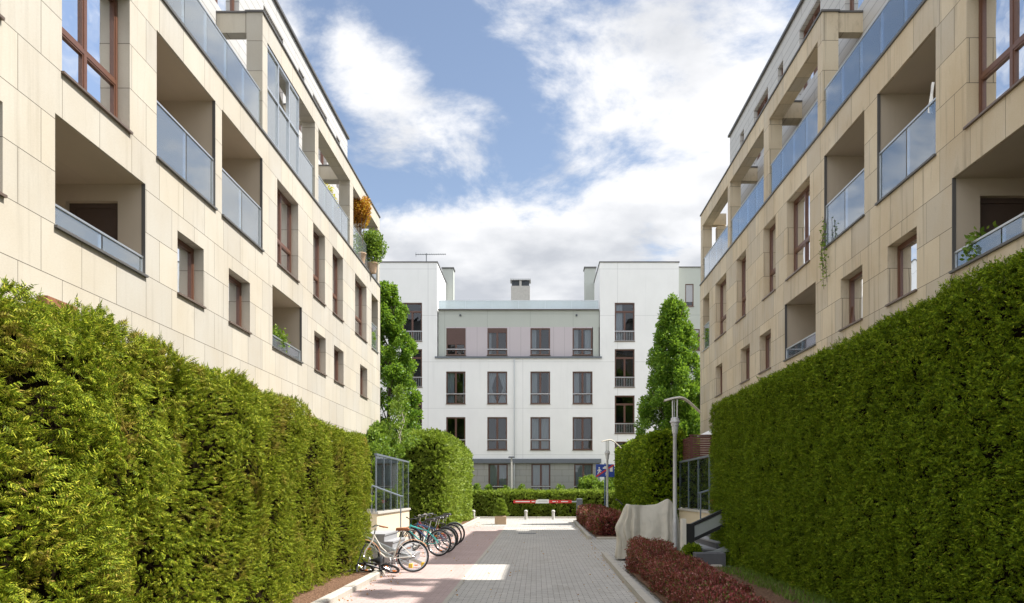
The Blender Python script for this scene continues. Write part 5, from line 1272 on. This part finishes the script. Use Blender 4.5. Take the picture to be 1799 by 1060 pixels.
# low bicycle stand by the left kerb
r = thing('bicycle_stand', (-3.6, 17.6, .08), 'low galvanised hoop bicycle stand at the end of the left hedge', 'bicycle stand')
m = MB()
for i in range(5):
    x = -3.15-.22*i; m.tube([(x, 17.25, .1), (x, 17.25, .34), (x-.03, 17.30, .40), (x-.06, 17.35, .34), (x-.06, 17.6, .1)], .009, 6)
m.build('hoops', M['steel'], r, smooth=True); m = MB(); m.tube([(-3.0, 17.25, .1), (-4.2, 17.25, .1)], .014, 6); m.tube([(-3.0, 17.6, .1), (-4.2, 17.6, .1)], .014, 6); m.build('base_rail', M['steel'], r)

# ------------------------------------------------------------------ covered motorcycle
mc = thing('covered_motorcycle', (2.95, 21.0, gz(21)), 'motorcycle under a draped beige tarpaulin beside the near red hedge', 'motorcycle')
def cov():
    m = MB(); nu, nv = 150, 34; x0, x1, yc = 2.12, 3.72, 20.6; g = gz(21)+.02; vs = []
    def top(x):
        t = (x-x0)/(x1-x0)
        pts = [(0, 1.12), (.07, 1.36), (.14, 1.53), (.22, 1.505), (.45, 1.495), (.62, 1.52), (.80, 1.66), (.86, 1.58), (.92, 1.35), (1, 1.18)]
        for (a, ha), (b_, hb) in zip(pts[:-1], pts[1:]):
            if t <= b_: return ha+(hb-ha)*max(0, (t-a)/(b_-a))
        return pts[-1][1]
    hem = [random.uniform(-.03, .03) for _ in range(12)]
    for j in range(nv+1):
        v = j/nv
        for i in range(nu):
            u = 2*pi*i/nu; cu, su = cos(u), sin(u)
            ex_ = abs(cu)**.55*(1 if cu > 0 else -1); ey = abs(su)**.55*(1 if su > 0 else -1)
            bxp = (x0+x1)/2+ex_*(x1-x0)/2*1.0; byp = yc+ey*.40
            rx = min(max(bxp, x0+.13), x1-.08); rxx = (x0+x1)/2+(rx-(x0+x1)/2)*.97
            hw = .10+.16*math.exp(-((rx-(x0+.30))/.22)**2)+.05*math.exp(-((rx-3.45)/.15)**2)
            ry = yc+ey*hw
            s_ = v**1.0; drop = (1-s_); 
            zt = top(rx)-.02*abs(ey)
            fold = (.085*abs(sin(u*6.5+1.8*sin(u*3)))-.04+.03*sin(u*21+2+3*drop))*(drop**.5)
            # lower cloth falls nearly straight, upper leans in to the ridge
            lean = s_**1.8
            x = bxp*(1-lean)+rxx*lean+cu*fold; y = byp*(1-lean)+ry*lean+su*fold*1.2
            if cu < -.2: x -= .10*math.exp(-((s_-.62)/.16)**2)*min(1, (-cu-.2)*2)       # mirror pushing the cloth out to the left
            z = g+(zt-g)*s_+(.03*sin(u*5) if j == 0 else 0)
            x += .012*sin(7*z+3*u); vs.append((x, y, max(z, g)))
    fs = [(j*nu+i, j*nu+(i+1) % nu, (j+1)*nu+(i+1) % nu, (j+1)*nu+i) for j in range(nv) for i in range(nu)]
    # close along the ridge
    t0 = nv*nu
    for i in range(nu//2):
        a, b_, c, d = t0+i, t0+(i+1) % nu, t0+(nu-i-1) % nu, t0+(nu-i) % nu
        fs.append((a, b_, c, d) if i else (a, b_, c))
    fs = [tuple(dict.fromkeys(f)) for f in fs]; fs = [f for f in fs if len(f) > 2]
    m.add(vs, fs); m.build('tarpaulin', M['tarp'], mc, smooth=True)
cov()
m = MB(); m.tube([(2.22, 20.55, 1.50), (2.12, 20.45, 1.60), (2.04, 20.4, 1.63)], [.02, .018, .022], 8); m.build('mirror_stalk', M['blackp'], mc)
m = MB(); m.torus((2.48, 20.6, .38), .26, .06, 30, 8); m.torus((3.42, 20.6, .38), .26, .06, 30, 8); m.build('tyre', M['rubber'], mc, smooth=True)

# strip hidden bookkeeping
for o in bpy.data.objects:
    if '_o' in o.keys(): del o['_o']
